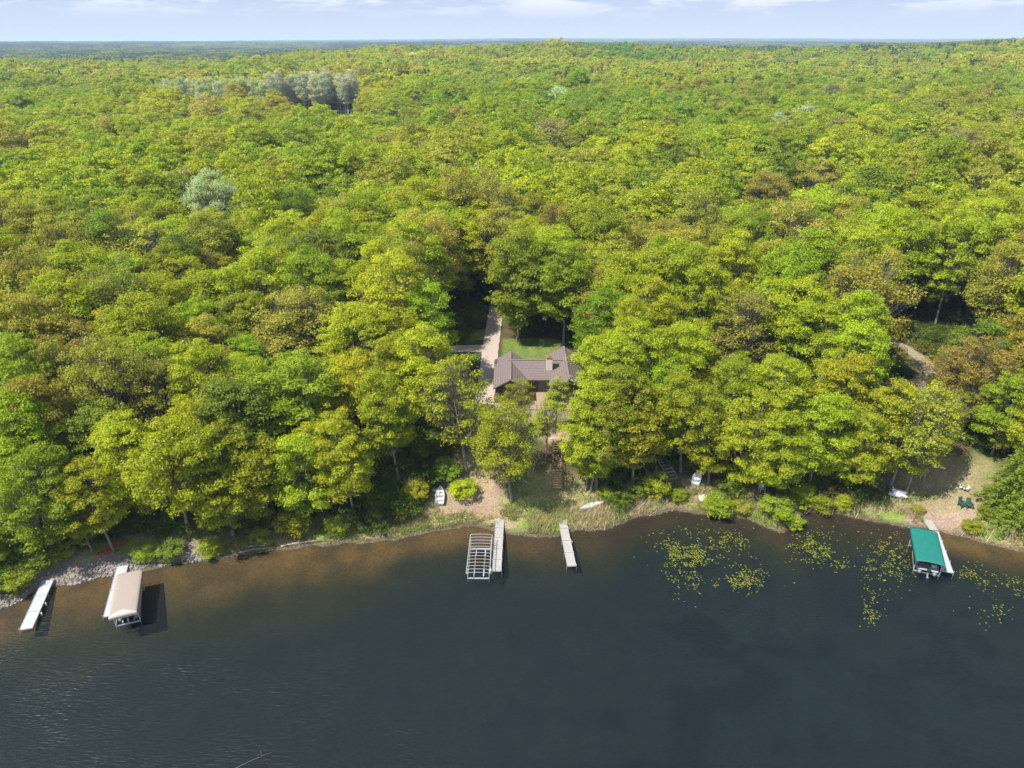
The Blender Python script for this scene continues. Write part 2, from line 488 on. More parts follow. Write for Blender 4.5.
# lake bed: sand, then weed and muck
SB = S / np.interp(GX, [-45, -15, 5], [1.15, 0.8, 0.6])
deep = smooth(1.5, 9.5, -S + (n3 - 0.5) * 5)
sandy = np.clip(1 - np.exp(-((GX + 45) / 32.0) ** 2) * 0.0, 0, 1)
bed = np.zeros_like(c) + np.array((0.17, 0.105, 0.04))
dark_side = smooth(-6, 12, GX) * (1 - ell(pB.x + 2.5, pB.y - 5, 8.5, 5.0))
bed = mixc(bed, (0.036, 0.018, 0.012), dark_side * 0.85)
bed = mixc(bed, (0.075, 0.052, 0.022), smooth(0.42, 0.62, n1) * 0.6)
mid_ = smooth(2.0, 9.0, -SB + (n3 - 0.5) * 6)
bed = mixc(bed, (0.032, 0.032, 0.013), mid_)
bed = mixc(bed, (0.011, 0.018, 0.019), smooth(5, 17, -SB + (n3 - 0.5) * 8))
weed = fbm(GX / 4.5 + 3, GY / 3.0, 91, 4)
bed = mixc(bed, (0.003, 0.006, 0.008), smooth(0.42, 0.68, weed) * smooth(9, 20, -S) * smooth(-6, 16, GX) * 0.75)
under = smooth(0.05, 0.25, -S)
c = c * (1 - under[..., None]) + bed * under[..., None]
c = c * (0.68 + 0.36 * n2)[..., None]

me = bpy.data.meshes.new('ground')
me.vertices.add(nx * ny); me.vertices.foreach_set('co', np.stack([GX, GY, GZ], -1).astype(np.float32).ravel())
ii, jj = np.meshgrid(np.arange(nx - 1), np.arange(ny - 1)); b0 = (jj * nx + ii).ravel()
fq = np.stack([b0, b0 + 1, b0 + 1 + nx, b0 + nx], 1).astype(np.int32)
me.loops.add(fq.size); me.loops.foreach_set('vertex_index', fq.ravel())
me.polygons.add(len(fq)); me.polygons.foreach_set('loop_start', np.arange(0, fq.size, 4, dtype=np.int32))
me.polygons.foreach_set('use_smooth', np.ones(len(fq), dtype=bool))
ca = me.color_attributes.new('soil', 'FLOAT_COLOR', 'POINT')
ca.data.foreach_set('color', np.concatenate([np.clip(c, 0, 1), np.ones(c.shape[:2] + (1,))], -1).astype(np.float32).ravel())
me.update(calc_edges=True)
m, nt, out = mat('ground')
b = N(nt, 'BsdfPrincipled', Roughness=0.95); b.inputs['Specular IOR Level'].default_value = 0.08
a = N(nt, 'Attribute', attribute_type='GEOMETRY', attribute_name='soil')
tc = N(nt, 'TexCoord'); nz = N(nt, 'TexNoise', Scale=3.5, Detail=8.0, Roughness=0.7); L(nt, tc.outputs['Object'], nz.inputs['Vector'])
nz2 = N(nt, 'TexNoise', Scale=0.5, Detail=4.0); L(nt, tc.outputs['Object'], nz2.inputs['Vector'])
mr = N(nt, 'MapRange'); mr.inputs['From Min'].default_value = 0.3; mr.inputs['From Max'].default_value = 0.7
mr.inputs['To Min'].default_value = 0.55; mr.inputs['To Max'].default_value = 1.45
L(nt, nz.outputs['Fac'], mr.inputs['Value'])
vm = N(nt, 'VectorMath', operation='SCALE'); L(nt, a.outputs['Color'], vm.inputs[0]); L(nt, mr.outputs[0], vm.inputs['Scale'])
L(nt, vm.outputs[0], b.inputs['Base Color'])
bp = N(nt, 'Bump', Strength=0.6, Distance=0.15); L(nt, nz.outputs['Fac'], bp.inputs['Height']); L(nt, bp.outputs[0], b.inputs['Normal'])
L(nt, b.outputs[0], out.inputs[0])
me.materials.append(m)
go = bpy.data.objects.new('ground', me); COL.objects.link(go); tag(go, kind='structure')

# ---- lake water
m, nt, out = mat('lake_water')
tc = N(nt, 'TexCoord')
mp = N(nt, 'Mapping'); mp.inputs['Rotation'].default_value = (0, 0, R(28)); mp.inputs['Scale'].default_value = (0.55, 2.2, 1)
L(nt, tc.outputs['Object'], mp.inputs[0])
w1 = N(nt, 'TexNoise', Scale=2.0, Detail=2.5, Roughness=0.5, Distortion=0.4); L(nt, mp.outputs[0], w1.inputs['Vector'])
w2 = N(nt, 'TexNoise', Scale=0.12, Detail=2.0); L(nt, tc.outputs['Object'], w2.inputs['Vector'])
ms = N(nt, 'MapRange'); ms.inputs['From Min'].default_value = 0.3; ms.inputs['From Max'].default_value = 0.7
ms.inputs['To Min'].default_value = 0.2; ms.inputs['To Max'].default_value = 0.5
L(nt, w2.outputs['Fac'], ms.inputs['Value'])
bp = N(nt, 'Bump', Distance=0.26); L(nt, w1.outputs['Fac'], bp.inputs['Height']); L(nt, ms.outputs[0], bp.inputs['Strength'])
fr = N(nt, 'Fresnel', IOR=1.333); L(nt, bp.outputs[0], fr.inputs['Normal'])
gl = N(nt, 'BsdfGlossy', Roughness=0.38); L(nt, bp.outputs[0], gl.inputs['Normal'])
tr = N(nt, 'BsdfTransparent'); tr.inputs[0].default_value = (0.90, 0.90, 0.78, 1)
df = N(nt, 'BsdfDiffuse'); df.inputs[0].default_value = (0.004, 0.014, 0.020, 1); L(nt, bp.outputs[0], df.inputs['Normal'])
mx = N(nt, 'MixShader'); mx.inputs[0].default_value = 0.26; L(nt, tr.outputs[0], mx.inputs[1]); L(nt, df.outputs[0], mx.inputs[2])
m2 = N(nt, 'MixShader'); L(nt, fr.outputs[0], m2.inputs[0]); L(nt, mx.outputs[0], m2.inputs[1]); L(nt, gl.outputs[0], m2.inputs[2])
L(nt, m2.outputs[0], out.inputs[0])
wm = MB()
ew = np.concatenate([np.linspace(-900, -70, 8), np.linspace(-64, 84, 60), np.linspace(90, 900, 8)])
wv = [(x, -900, 0) for x in ew] + [(x, float(np.interp(x, SX, SY)) + 2.5, 0) for x in ew]
n_ = len(ew); wm.add(wv, [(i, i + 1, n_ + i + 1, n_ + i) for i in range(n_ - 1)])
tag(wm.build('lake_water', m), kind='structure')

# ---- drives (draped strips)
M_GRAVEL = plain('gravel', (0.35, 0.285, 0.24), 0.95, scale=6.0, amt=0.3, bump=0.5, spec=0.1)
M_DIRT = plain('dirt', (0.23, 0.185, 0.13), 0.95, scale=2.0, amt=0.3, bump=0.5, spec=0.1)
def strip(name, pts, width, m, lift=0.05):
    P_ = []
    for i in range(len(pts) - 1):
        n = max(2, int((Vector(pts[i + 1]) - Vector(pts[i])).length / 1.0))
        P_ += [Vector(pts[i]).lerp(Vector(pts[i + 1]), k / n) for k in range(n)]
    P_.append(Vector(pts[-1]))
    for _ in range(6):
        P_ = [P_[0]] + [(P_[i - 1] + P_[i] * 2 + P_[i + 1]) / 4 for i in range(1, len(P_) - 1)] + [P_[-1]]
    vs = []
    for i, p in enumerate(P_):
        d = (P_[min(i + 1, len(P_) - 1)] - P_[max(i - 1, 0)]).normalized(); nn = Vector((-d.y, d.x))
        for k in range(5):
            w = (k / 4 - 0.5) * width * (1 + 0.03 * math.sin(i * 1.7 + k))
            q = p + nn * w
            vs.append((q.x, q.y, g1(q.x, q.y) + lift))
    mb = MB(); mb.add(vs, [(i * 5 + k, i * 5 + k + 1, i * 5 + 6 + k, i * 5 + 5 + k) for i in range(len(P_) - 1) for k in range(4)])
    return tag(mb.build(name, m, smooth=True), kind='structure')
strip('driveway', [(-4.6, 103.5), (-4.3, 115), (-4.2, 127), (-3.8, 138), (-3.4, 150), (-4.2, 165), (-8, 185)], 3.1, M_GRAVEL)
strip('driveway', [(-5.4, 126.8), (-9, 126.4), (-14, 125.4)], 3.4, M_GRAVEL, 0.058)
strip('dirt_track', [(71.0, 139), (74.6, 131), (76.2, 124), (76.0, 118), (74, 113)], 2.3, M_DIRT)
strip('garden_path', [(5.9, 92.8), (6.3, 96), (6.0, 99), (5.6, 102.2)], 1.1, M_GRAVEL)

# ================================================================== HOUSE
M_ROOF, nt, out = mat('shingle_roof')
b = N(nt, 'BsdfPrincipled', Roughness=0.85); b.inputs['Specular IOR Level'].default_value = 0.25
tc = N(nt, 'TexCoord'); sep = N(nt, 'SeparateXYZ'); L(nt, tc.outputs['Object'], sep.inputs[0])
wv_ = N(nt, 'TexWave', wave_type='BANDS', bands_direction='Z', Scale=1.4, Distortion=0.3); L(nt, tc.outputs['Object'], wv_.inputs['Vector'])
nz = N(nt, 'TexNoise', Scale=2.6, Detail=6.0); L(nt, tc.outputs['Object'], nz.inputs['Vector'])
rp = N(nt, 'ValToRGB'); rp.color_ramp.elements[0].color = (0.085, 0.065, 0.061, 1); rp.color_ramp.elements[1].color = (0.175, 0.138, 0.132, 1)
mm = N(nt, 'Math', operation='MULTIPLY_ADD'); mm.inputs[1].default_value = 0.3; L(nt, wv_.outputs['Fac'], mm.inputs[0])
m3 = N(nt, 'Math', operation='MULTIPLY'); m3.inputs[1].default_value = 0.8; L(nt, nz.outputs['Fac'], m3.inputs[0]); L(nt, m3.outputs[0], mm.inputs[2])
L(nt, mm.outputs[0], rp.inputs[0]); L(nt, rp.outputs[0], b.inputs['Base Color'])
bp = N(nt, 'Bump', Strength=0.6, Distance=0.05); L(nt, wv_.outputs['Fac'], bp.inputs['Height']); L(nt, bp.outputs[0], b.inputs['Normal'])
L(nt, b.outputs[0], out.inputs[0])
M_SIDING = plain('brown_siding', (0.105, 0.062, 0.042), 0.8, scale=3.0, amt=0.3, stretch=(1, 1, 8), bump=0.3)
M_TRIM = plain('brown_trim', (0.17, 0.13, 0.115), 0.6, amt=0.15)
M_GLASS = plain('window_glass', (0.03, 0.04, 0.05), 0.08, amt=0.1, spec=0.8)
M_WOOD = plain('weathered_wood', (0.27, 0.205, 0.14), 0.85, scale=5.0, amt=0.3, stretch=(1, 6, 1), bump=0.2, spec=0.15)
M_OLDWOOD = plain('old_brown_wood', (0.20, 0.135, 0.08), 0.9, scale=5.0, amt=0.35, bump=0.2, spec=0.15)
M_CREAM = plain('cream_masonry', (0.58, 0.50, 0.40), 0.9, scale=6.0, amt=0.22, bump=0.3)
M_GREYROOF = plain('grey_roof', (0.12, 0.12, 0.13), 0.8, scale=4.0, amt=0.3, bump=0.3)

HZ = 6.1
def gable_roof(mb, x0, x1, y0, y1, ridge, eave, axis, th=0.2):
    """two sloping slabs; axis 'x': the ridge runs along x"""
    if axis == 'x':
        ym = (y0 + y1) / 2
        for ya in (y0, y1):
            mb.add([(x0, ym, ridge), (x1, ym, ridge), (x1, ya, eave), (x0, ya, eave), (x0, ym, ridge - th), (x1, ym, ridge - th), (x1, ya, eave - th), (x0, ya, eave - th)],
                   [(0, 1, 2, 3), (7, 6, 5, 4), (0, 4, 5, 1), (2, 6, 7, 3), (1, 5, 6, 2), (0, 3, 7, 4)])
    else:
        xm = (x0 + x1) / 2
        for xa in (x0, x1):
            mb.add([(xm, y0, ridge), (xm, y1, ridge), (xa, y1, eave), (xa, y0, eave), (xm, y0, ridge - th), (xm, y1, ridge - th), (xa, y1, eave - th), (xa, y0, eave - th)],
                   [(0, 1, 2, 3), (7, 6, 5, 4), (0, 4, 5, 1), (2, 6, 7, 3), (1, 5, 6, 2), (0, 3, 7, 4)])
hs = thing('house', (4.5, 108, HZ), 'brown-roofed lake house with two front gables and a cream chimney', 'house')
O = Vector((4.5, 108, HZ))
def wl(px): return px  # local helper (world x -> kept)
rf = MB()
gable_roof(rf, -0.6 - 4.5, 9.9 - 4.5, -0.6, 8.2, 4.35, 2.62, 'x')                # main, ridge at y=111.8
gable_roof(rf, -3.1 - 4.5, 2.55 - 4.5, -4.1, 7.6, 4.30, 2.72, 'y')               # left wing
gable_roof(rf, 6.25 - 4.5, 12.2 - 4.5, -4.6, 9.3, 4.62, 2.78, 'y')               # right wing
roof = rf.build('roof', M_ROOF, hs)
cap = MB()
cap.box((-0.1, 3.8, 4.37), (10, 0.34, 0.07)); cap.box((-4.775, 1.8, 4.32), (0.34, 11.6, 0.07)); cap.box((4.725, 2.3, 4.64), (0.34, 13.8, 0.07))
cap.build('ridge_cap', M_TRIM, roof)
ch = MB().box((6.35 - 4.5, 1.9, 4.4), (1.0, 0.85, 2.6)).build('chimney', M_CREAM, roof, bevel=0.02)
MB().box((6.35 - 4.5, 1.9, 5.78), (1.2, 1.05, 0.14)).box((6.35 - 4.5, 1.9, 5.94), (0.4, 0.4, 0.2)).build('chimney_cap', M_OLDWOOD, ch)
def gable_wall(mb, xa, xb, y, top, peak, th=0.2):
    xm = (xa + xb) / 2
    pts = [(xa, -0.3), (xb, -0.3), (xb, top), (xm, peak), (xa, top)]
    mb.add([(x, y, z) for x, z in pts] + [(x, y + th, z) for x, z in pts], [(0, 1, 2, 3, 4), (9, 8, 7, 6, 5)] + [(k, 5 + k, 5 + (k + 1) % 5, (k + 1) % 5) for k in range(5)])
wa = MB()
gable_wall(wa, -7.2, -2.35, -3.4, 2.58, 3.98); gable_wall(wa, 2.15, 7.3, -3.9, 2.66, 4.28)
gable_wall(wa, -7.2, -2.35, 6.9, 2.58, 3.98); gable_wall(wa, 2.15, 7.3, 8.6, 2.66, 4.28)
for xx, ya, yb in ((-7.1, -3.15, 6.88), (-2.45, -3.15, 0.2), (2.25, -3.65, 0.2), (7.2, -3.65, 8.58)):
    wa.box((xx, (ya + yb) / 2, 1.1), (0.2, yb - ya, 2.8))
wa.box((-0.1, 0.3, 1.1), (4.5, 0.2, 2.8)); wa.box((-0.1, 7.2, 1.1), (9.5, 0.2, 2.8))
wa.build('wall', M_SIDING, hs)
def window(x, y, z, w, h, par, face=-1):
    f = MB()
    for dx in (-w / 2, w / 2):
        f.box((x + dx, y, z), (0.1, 0.1, h + 0.1))
    for dz in (-h / 2, h / 2):
        f.box((x, y - 0.004, z + dz), (w + 0.1, 0.1, 0.1))
    fo = f.build('window', M_TRIM, par)
    MB().box((x, y + 0.02, z), (w - 0.1, 0.03, h - 0.1)).build('pane', M_GLASS, fo)
for x in (-6.3, -5.35, -4.2, -3.2):
    window(x, -3.46, 1.35, 0.85, 1.9, hs)
window(-4.78, -3.46, 3.0, 1.7, 0.9, hs)
for x in (3.2, 4.2, 5.3, 6.3):
    window(x, -3.96, 1.35, 0.85, 1.9, hs)
window(4.7, -3.96, 3.15, 1.8, 0.95, hs)
window(-1.35, 0.14, 1.4, 1.1, 1.2, hs)
dr = MB()
for dx in (-0.95, 0, 0.95):
    dr.box((0.9 + dx, 0.14, 1.05), (0.1, 0.1, 2.15))
dr.box((0.9, 0.136, 2.12), (2.0, 0.1, 0.1)); dr.box((0.9, 0.136, 0.02), (2.0, 0.1, 0.1))
do = dr.build('patio_door', M_TRIM, hs)
for dx in (-0.475, 0.475):
    MB().box((0.9 + dx, 0.17, 1.07), (0.84, 0.03, 1.98)).build('pane', M_GLASS, do)
dk = MB()
for k in range(26):
    dk.box((-7.4 + 0.3 + k * 0.58, -5.35 if not 9 <= k <= 15 else -3.4, 0.02), (0.56, 2.7 if not 9 <= k <= 15 else 6.6, 0.08))
deck = dk.build('deck', M_WOOD, hs)
rl = MB()
for k in range(14):
    rl.box((-7.3 + k * 1.13, -6.66, 0.5), (0.09, 0.09, 1.0))
rl.box((0.05, -6.66, 1.02), (14.8, 0.14, 0.06)); rl.box((0.05, -6.66, 0.55), (14.6, 0.04, 0.05))
rl.build('railing', M_WOOD, deck)
# a dark SUV-less neighbour cabin behind the trees on the right
cb = thing('cabin', (80.5, 109.5, g1(80.5, 109.5)), 'low grey-roofed cabin half hidden by trees below the dirt track', 'cabin', rz=R(-8))
w = MB(); w.box((0, 0, 1.1), (9, 5.2, 2.9)); w.build('wall', M_OLDWOOD, cb)
r_ = MB(); gable_roof(r_, -5, 5, -3.2, 3.2, 4.1, 2.5, 'x'); r_.build('roof', M_GREYROOF, cb)
for x in (-2.8, 0, 2.8):
    window(x, -2.66, 1.4, 1.2, 1.1, cb)

# wooden stairs up the bank
p0, p1 = atg(557, 490), atg(557, 446)
st = thing('wooden_stairs', p0, 'long brown wooden stairs climbing the bank from the lawn to the house', 'stairs')
d = p1 - p0; n = 18
tr_ = MB(); st_ = MB(); hr = MB(); ps = MB()
for k in range(n):
    f = (k + 0.5) / n
    tr_.box((d.x * f, d.y * f, d.z * f + 0.25), (1.15, d.length / n * 0.9, 0.06))
for sx in (-0.62, 0.62):
    st_.box((d.x / 2 + sx, d.y / 2, d.z / 2 + 0.15), (0.07, d.length + 0.3, 0.3), rx=math.atan2(d.z, d.y))
    a_, b_ = Vector((sx, 0, 1.2)), Vector((d.x + sx, d.y, d.z + 1.2))
    h_ = MB().tube([a_, b_], 0.045, 6)
    for k in range(6):
        f = k / 5; h_.box((d.x * f + sx, d.y * f, d.z * f + 0.6), (0.09, 0.09, 1.25))
    h_.build('handrail', M_OLDWOOD, st)
tr_.build('tread', plain('stair_tread', (0.42, 0.29, 0.14), 0.85, amt=0.2), st); st_.build('stringer', M_OLDWOOD, st)

# steps / ladder frame right of the canoe
p0, p1 = atg(673, 482), atg(663, 462)
l2 = thing('wooden_steps', p0, 'grey timber steps descending the wooded bank to the right of the white canoe', 'steps')
d = p1 - p0
M_GREYWOOD = plain('grey_wood', (0.30, 0.29, 0.26), 0.9, scale=5, amt=0.3, spec=0.15)
a_ = Vector((-d.y, d.x, 0)).normalized()
sd = MB()
for sgn in (-0.8, 0.8):
    sd.tube([a_ * sgn + Vector((0, 0, 0.35)), d + a_ * sgn + Vector((0, 0, 0.35))], 0.09, 6)
sd.build('stringer', M_GREYWOOD, l2)
for k in range(6):
    f = (k + 0.3) / 6
    MB().box(d * f + Vector((0, 0, 0.42)), (0.35, 1.7, 0.07), rz=math.atan2(d.y, d.x)).build('tread', M_GREYWOOD, l2)
MB().box(d * 1.12 + Vector((0, 0, 0.45)), (1.6, 1.9, 0.1), rz=math.atan2(d.y, d.x)).build('landing', M_WOOD, l2)

# ================================================================== DOCKS, LIFTS, BOATS
M_WHITE = plain('white_deck', (0.36, 0.37, 0.39), 0.6, scale=1.4, amt=0.12)
M_ALU = plain('aluminium', (0.55, 0.56, 0.57), 0.38, metal=0.6, amt=0.15)
M_GREYDECK = plain('sun_bleached_deck', (0.30, 0.285, 0.26), 0.8, scale=2.5, amt=0.3, stretch=(1, 4, 1))
M_BLACK = plain('black_rubber', (0.02, 0.02, 0.022), 0.5, amt=0.2)
M_HULL = plain('white_hull', (0.5, 0.5, 0.5), 0.3, scale=1.5, amt=0.06)
M_BEIGE = plain('beige_canvas', (0.26, 0.215, 0.18), 0.8, scale=2.0, amt=0.08, stretch=(0.4, 5, 1))
M_BEIGE2 = plain('pale_canvas', (0.40, 0.36, 0.315), 0.8, scale=2.0, amt=0.08)
M_TEAL = plain('teal_canvas', (0.007, 0.13, 0.105), 0.65, scale=1.2, amt=0.12, bump=0.1)
M_ORANGE = plain('orange_pad', (0.22, 0.10, 0.045), 0.7, amt=0.2)
M_SEAT = plain('grey_vinyl', (0.33, 0.34, 0.36), 0.5, amt=0.12)
M_NAVY = plain('navy_paint', (0.03, 0.035, 0.05), 0.35, amt=0.15)

def dock(a, b, width, label, m, z=0.5, side_tools=0, sec=2.4):
    a, b = Vector(a), Vector(b)
    ln = (b - a).xy.length; ang = math.atan2(b.y - a.y, b.x - a.x)
    o = thing('dock', (a.x, a.y, 0), label, 'dock', 'boat docks along the shore', rz=ang)
    n = max(2, round(ln / sec)); L_ = ln / n
    dk = MB()
    for k in range(n):
        nb = 8
        for q in range(nb):
            dk.box((k * L_ + (q + 0.5) * (L_ - 0.05) / nb, 0, z), ((L_ - 0.05) / nb - 0.018, width - 0.1, 0.045))
    dk.build('deck', m, o, bevel=0.006)
    fr_ = MB()
    for sy in (-1, 1):
        fr_.box((ln / 2, sy * (width / 2 - 0.025), z - 0.03), (ln, 0.05, 0.16))
    for k in range(n + 1):
        fr_.box((min(max(k * L_, 0.04), ln - 0.04), 0, z - 0.075), (0.06, width - 0.12, 0.08))
    fr_.build('frame', M_ALU, o)
    for k in range(1, n + 1):
        for sy in (-1, 1):
            x = min(k * L_, ln - 0.1); pw = o.matrix_basis @ Vector((x, 0, 0))
            bz = max(min(g1(pw.x, pw.y), -0.1) - 0.15, -0.55)
            MB().tube([(x, sy * (width / 2 + 0.04), bz), (x, sy * (width / 2 + 0.04), z + 0.22)], 0.032, 7).build('post', M_ALU, o)
    for k in range(side_tools):
        x = ln * (0.5 + 0.2 * k)
        mb = MB().tube([(x, width / 2 + 0.12, z - 0.1), (x, width / 2 + 0.12, z - 0.5)], 0.11, 8); mb.build('bumper', M_HULL, o, smooth=True)
    return o

def mid(p, q): return (Vector(p) + Vector(q)) / 2
dock(at(48, 580, .5), at(26, 629, .5), 1.35, 'pale blue-white dock at far left, alone without a lift', M_WHITE, side_tools=2)
dock(at(122.5, 566, .5), at(109.5, 616, .5), 1.35, 'white dock running under the left edge of the beige canopy', M_WHITE)
dock(mid(at(496, 518, .5), at(504, 518, .5)), mid(at(492.6, 571, .5), at(500.7, 571, .5)), 1.15, 'straight bleached wooden dock right beside the uncovered lift frame', M_GREYDECK)
dock(mid(at(558.3, 517.5, .5), at(565, 517.5, .5)), mid(at(567.5, 566, .5), at(576, 566, .5)), 1.15, 'slightly skewed bleached wooden dock standing alone in front of the stairs', M_GREYDECK, side_tools=1)
dock(at(933.5, 531, .5), at(948, 572, .5), 1.25, 'bright white dock along the right side of the teal canopy', M_WHITE)
ra, rb = atg(927.5, 521.5), at(933.3, 530.2, .5)
rp_ = thing('gangplank', (ra.x, ra.y, ra.z), 'short grey wooden ramp joining the sand beach to the bright white dock', 'gangplank')
d = rb - ra
MB().box((d.x / 2, d.y / 2, d.z / 2 + 0.12), (d.length + 0.3, 1.0, 0.08), rz=math.atan2(d.y, d.x), ry=-math.atan2(d.z, d.xy.length)).build('deck', M_GREYWOOD, rp_)
sdm = MB()
for sy in (-0.52, 0.52):
    nn = Vector((-d.y, d.x, 0)).normalized() * sy
    sdm.tube([nn + Vector((0, 0, 0.1)), d + nn + Vector((0, 0, 0.1))], 0.04, 6)
sdm.build('rail', M_ALU, rp_)

def canopy_frame(root, ln, wd, z, hoops, rise, m, canvas=None, drop=0.25):
    """lift: four legs, cradle, side rails; the arched hoops carry the canvas"""
    for sx in (0.12, 0.88):
        for sy in (-1, 1):
            x = ln * sx; pw = root.matrix_basis @ Vector((x, sy * wd / 2, 0))
            bz = max(g1(pw.x, pw.y) - 0.1, -0.45)
            lg = MB().tube([(x, sy * (wd / 2 - 0.1), bz), (x, sy * (wd / 2 - 0.1), z)], 0.05, 8); lg.build('leg', m, root)
    cr = MB()
    for sx in (0.12, 0.88):
        cr.box((ln * sx, 0, 0.12), (0.12, wd - 0.3, 0.14))
    for sy in (-0.6, 0.6):
        cr.box((ln * 0.5, sy, 0.22), (ln * 0.7, 0.14, 0.08))
    cr.build('cradle', m, root)
    br = MB()
    for sy in (-1, 1):
        br.tube([(ln * .12, sy * (wd / 2 - 0.1), 0.15), (ln * .88, sy * (wd / 2 - 0.1), z * 0.8)], 0.025, 6)
        br.tube([(ln * .88, sy * (wd / 2 - 0.1), 0.15), (ln * .88 - 0.8, sy * (wd / 2 - 0.1), z - 0.1)], 0.025, 6)
    br.build('brace', m, root)
    rl = MB()
    for sy in (-1, 1):
        rl.tube([(0, sy * wd / 2, z), (ln, sy * wd / 2, z)], 0.045, 7)
    rl.build('side_rail', m, root)
    def arc(x, n=11, k=0.0):
        return [Vector((x, -wd / 2 * math.cos(math.pi * i / (n - 1)), z + k + rise * math.sin(math.pi * i / (n - 1)) ** 0.7)) for i in range(n)]
    for q in range(hoops):
        MB().tube(arc(0.03 + (ln - 0.06) * q / (hoops - 1)), 0.03, 6).build('hoop', m, root)
    if canvas is not None:
        n, mm_ = 24, 15
        mb = MB(); rings = []
        for i in range(n + 1):
            x = -0.08 + (ln + 0.16) * i / n
            sag = -0.03 * abs(math.sin(math.pi * i / n * (hoops - 1)))
            rr = []
            for j in range(mm_):
                t = j / (mm_ - 1)
                a = math.pi * t
                rr.append(Vector((x, -(wd / 2 + 0.07) * math.copysign(abs(math.cos(a)) ** 0.6, math.cos(a)), z + 0.06 + sag + (rise) * math.sin(a) ** 0.6)))
            rr = [Vector((x, rr[0].y - 0.01, z - drop))] + rr + [Vector((x, rr[-1].y + 0.01, z - drop))]
            rings.append(rr)
        mb.loft(rings, closed=False, caps=False)
        o = mb.build('canopy', canvas, root, smooth=True)
        s = o.modifiers.new('cloth', 'SOLIDIFY'); s.thickness = 0.03
        return o

def hull(mb, ln, wd, dp, bow=2.0, z0=0.0, n=14, flat=0.75, stern=0.85, mi=0, inner=True, double=False):
    """open boat: outer shell, rim, inner shell, transom; x=0 stern, x=ln bow"""
    def half(f):
        if double:
            return wd / 2 * max(0.02, math.sin(math.pi * min(max(f, 0.004), 0.996)) ** 0.6)
        k = stern + (1 - stern) * min(f / 0.35, 1)
        return wd / 2 * k * (max(0.015, 1 - max(0, (f - 0.45) / 0.55) ** bow))
    def ring(f, sc, zb):
        x = ln * f; h_ = half(f) * sc
        sheer = dp * (1 + 0.25 * max(0, f - 0.5) ** 2 * 4 + (0.25 * max(0, 0.5 - f) ** 2 * 4 if double else 0))
        keel = z0 + zb + dp * 0.5 * max(0, (f - 0.75) / 0.25) ** 2 + (dp * 0.5 * max(0, (0.25 - f) / 0.25) ** 2 if double else 0)
        return [(x, -h_, z0 + sheer), (x, -h_ * 0.96, z0 + sheer * 0.55), (x, -h_ * flat, keel + 0.04), (x, 0, keel), (x, h_ * flat, keel + 0.04), (x, h_ * 0.96, z0 + sheer * 0.55), (x, h_, z0 + sheer)]
    out_ = [ring(i / n, 1, 0) for i in range(n + 1)]
    mb.loft(out_, closed=False, caps=False, mi=mi)
    if inner:
        x_ = lambda i: min(max(i / n, 0.02), 0.975)
        inn = [ring(x_(i), 0.9, 0.06) for i in range(n + 1)]
        mb.loft([r[::-1] for r in inn], closed=False, caps=False, mi=mi)
        for i in range(n):
            for k in (0, 6):
                mb.add([out_[i][k], out_[i + 1][k], inn[i + 1][k], inn[i][k]], [(0, 1, 2, 3)], mi)
    mb.add(out_[0] , [tuple(range(7))], mi)
    return mb

def outboard(root, x, z, m=M_BLACK, s=1.0):
    mo = MB()
    mo.box((x - 0.28 * s, 0, z + 0.42 * s), (0.5 * s, 0.36 * s, 0.42 * s))
    o = mo.build('outboard_motor', m, root, bevel=0.08 * s)
    lo = MB().box((x - 0.22 * s, 0, z - 0.1 * s), (0.22 * s, 0.12 * s, 0.75 * s)).box((x - 0.25 * s, 0, z - 0.5 * s), (0.5 * s, 0.1 * s, 0.12 * s))
    lo.build('lower_unit', M_ALU, o, bevel=0.02)
    MB().box((x - 0.53 * s, 0, z - 0.5 * s), (0.03, 0.08, 0.34 * s)).box((x - 0.53 * s, 0, z - 0.5 * s), (0.034, 0.34 * s, 0.08)).build('propeller', M_ALU, o)
    MB().box((x - 0.05 * s, 0, z + 0.15 * s), (0.12 * s, 0.3 * s, 0.4 * s)).build('bracket', M_BLACK, o)

M_TUBE = plain('dull_tube', (0.16, 0.165, 0.17), 0.5, metal=0.4, amt=0.2)
def pontoon(loc, rz, ln, wd, label, fence, z=0.42):
    o = thing('pontoon_boat', loc, label, 'boat', rz=rz)
    for sy in (-1, 1):
        MB().tube([(0.0, sy * wd * 0.36, z), (0.25, sy * wd * 0.36, z), (ln - 0.7, sy * wd * 0.36, z), (ln, sy * wd * 0.36, z + 0.2)], [0.18, 0.28, 0.28, 0.05], 12).build('pontoon', M_TUBE, o, smooth=True)
    MB().box((ln / 2 + 0.1, 0, z + 0.36), (ln - 0.3, wd, 0.1)).build('deck', M_SEAT, o)
    f = MB()
    for sy in (-1, 1):
        f.box((ln / 2 + 0.3, sy * (wd / 2 - 0.05), z + 0.75), (ln - 1.0, 0.05, 0.6))
    f.box((ln - 0.25, 0, z + 0.75), (0.05, wd - 0.1, 0.6)); f.box((0.75, 0.5, z + 0.75), (0.05, wd - 1.1, 0.6))
    f.build('railing_panel', fence, o)
    for x, y, a, b in ((1.3, 0.75, 0.7, 0.7), (1.3, -0.75, 0.7, 0.7), (ln - 1.2, 0.8, 1.6, 0.6), (ln - 1.2, -0.8, 1.6, 0.6)):
        MB().box((x, y, z + 0.62), (a, b, 0.4)).build('seat', M_SEAT, o, bevel=0.06)
    MB().box((ln * 0.45, -0.7, z + 0.85), (0.5, 0.6, 0.85)).build('console', M_NAVY, o, bevel=0.05)
    outboard(o, 0.05, z + 0.35)
    return o

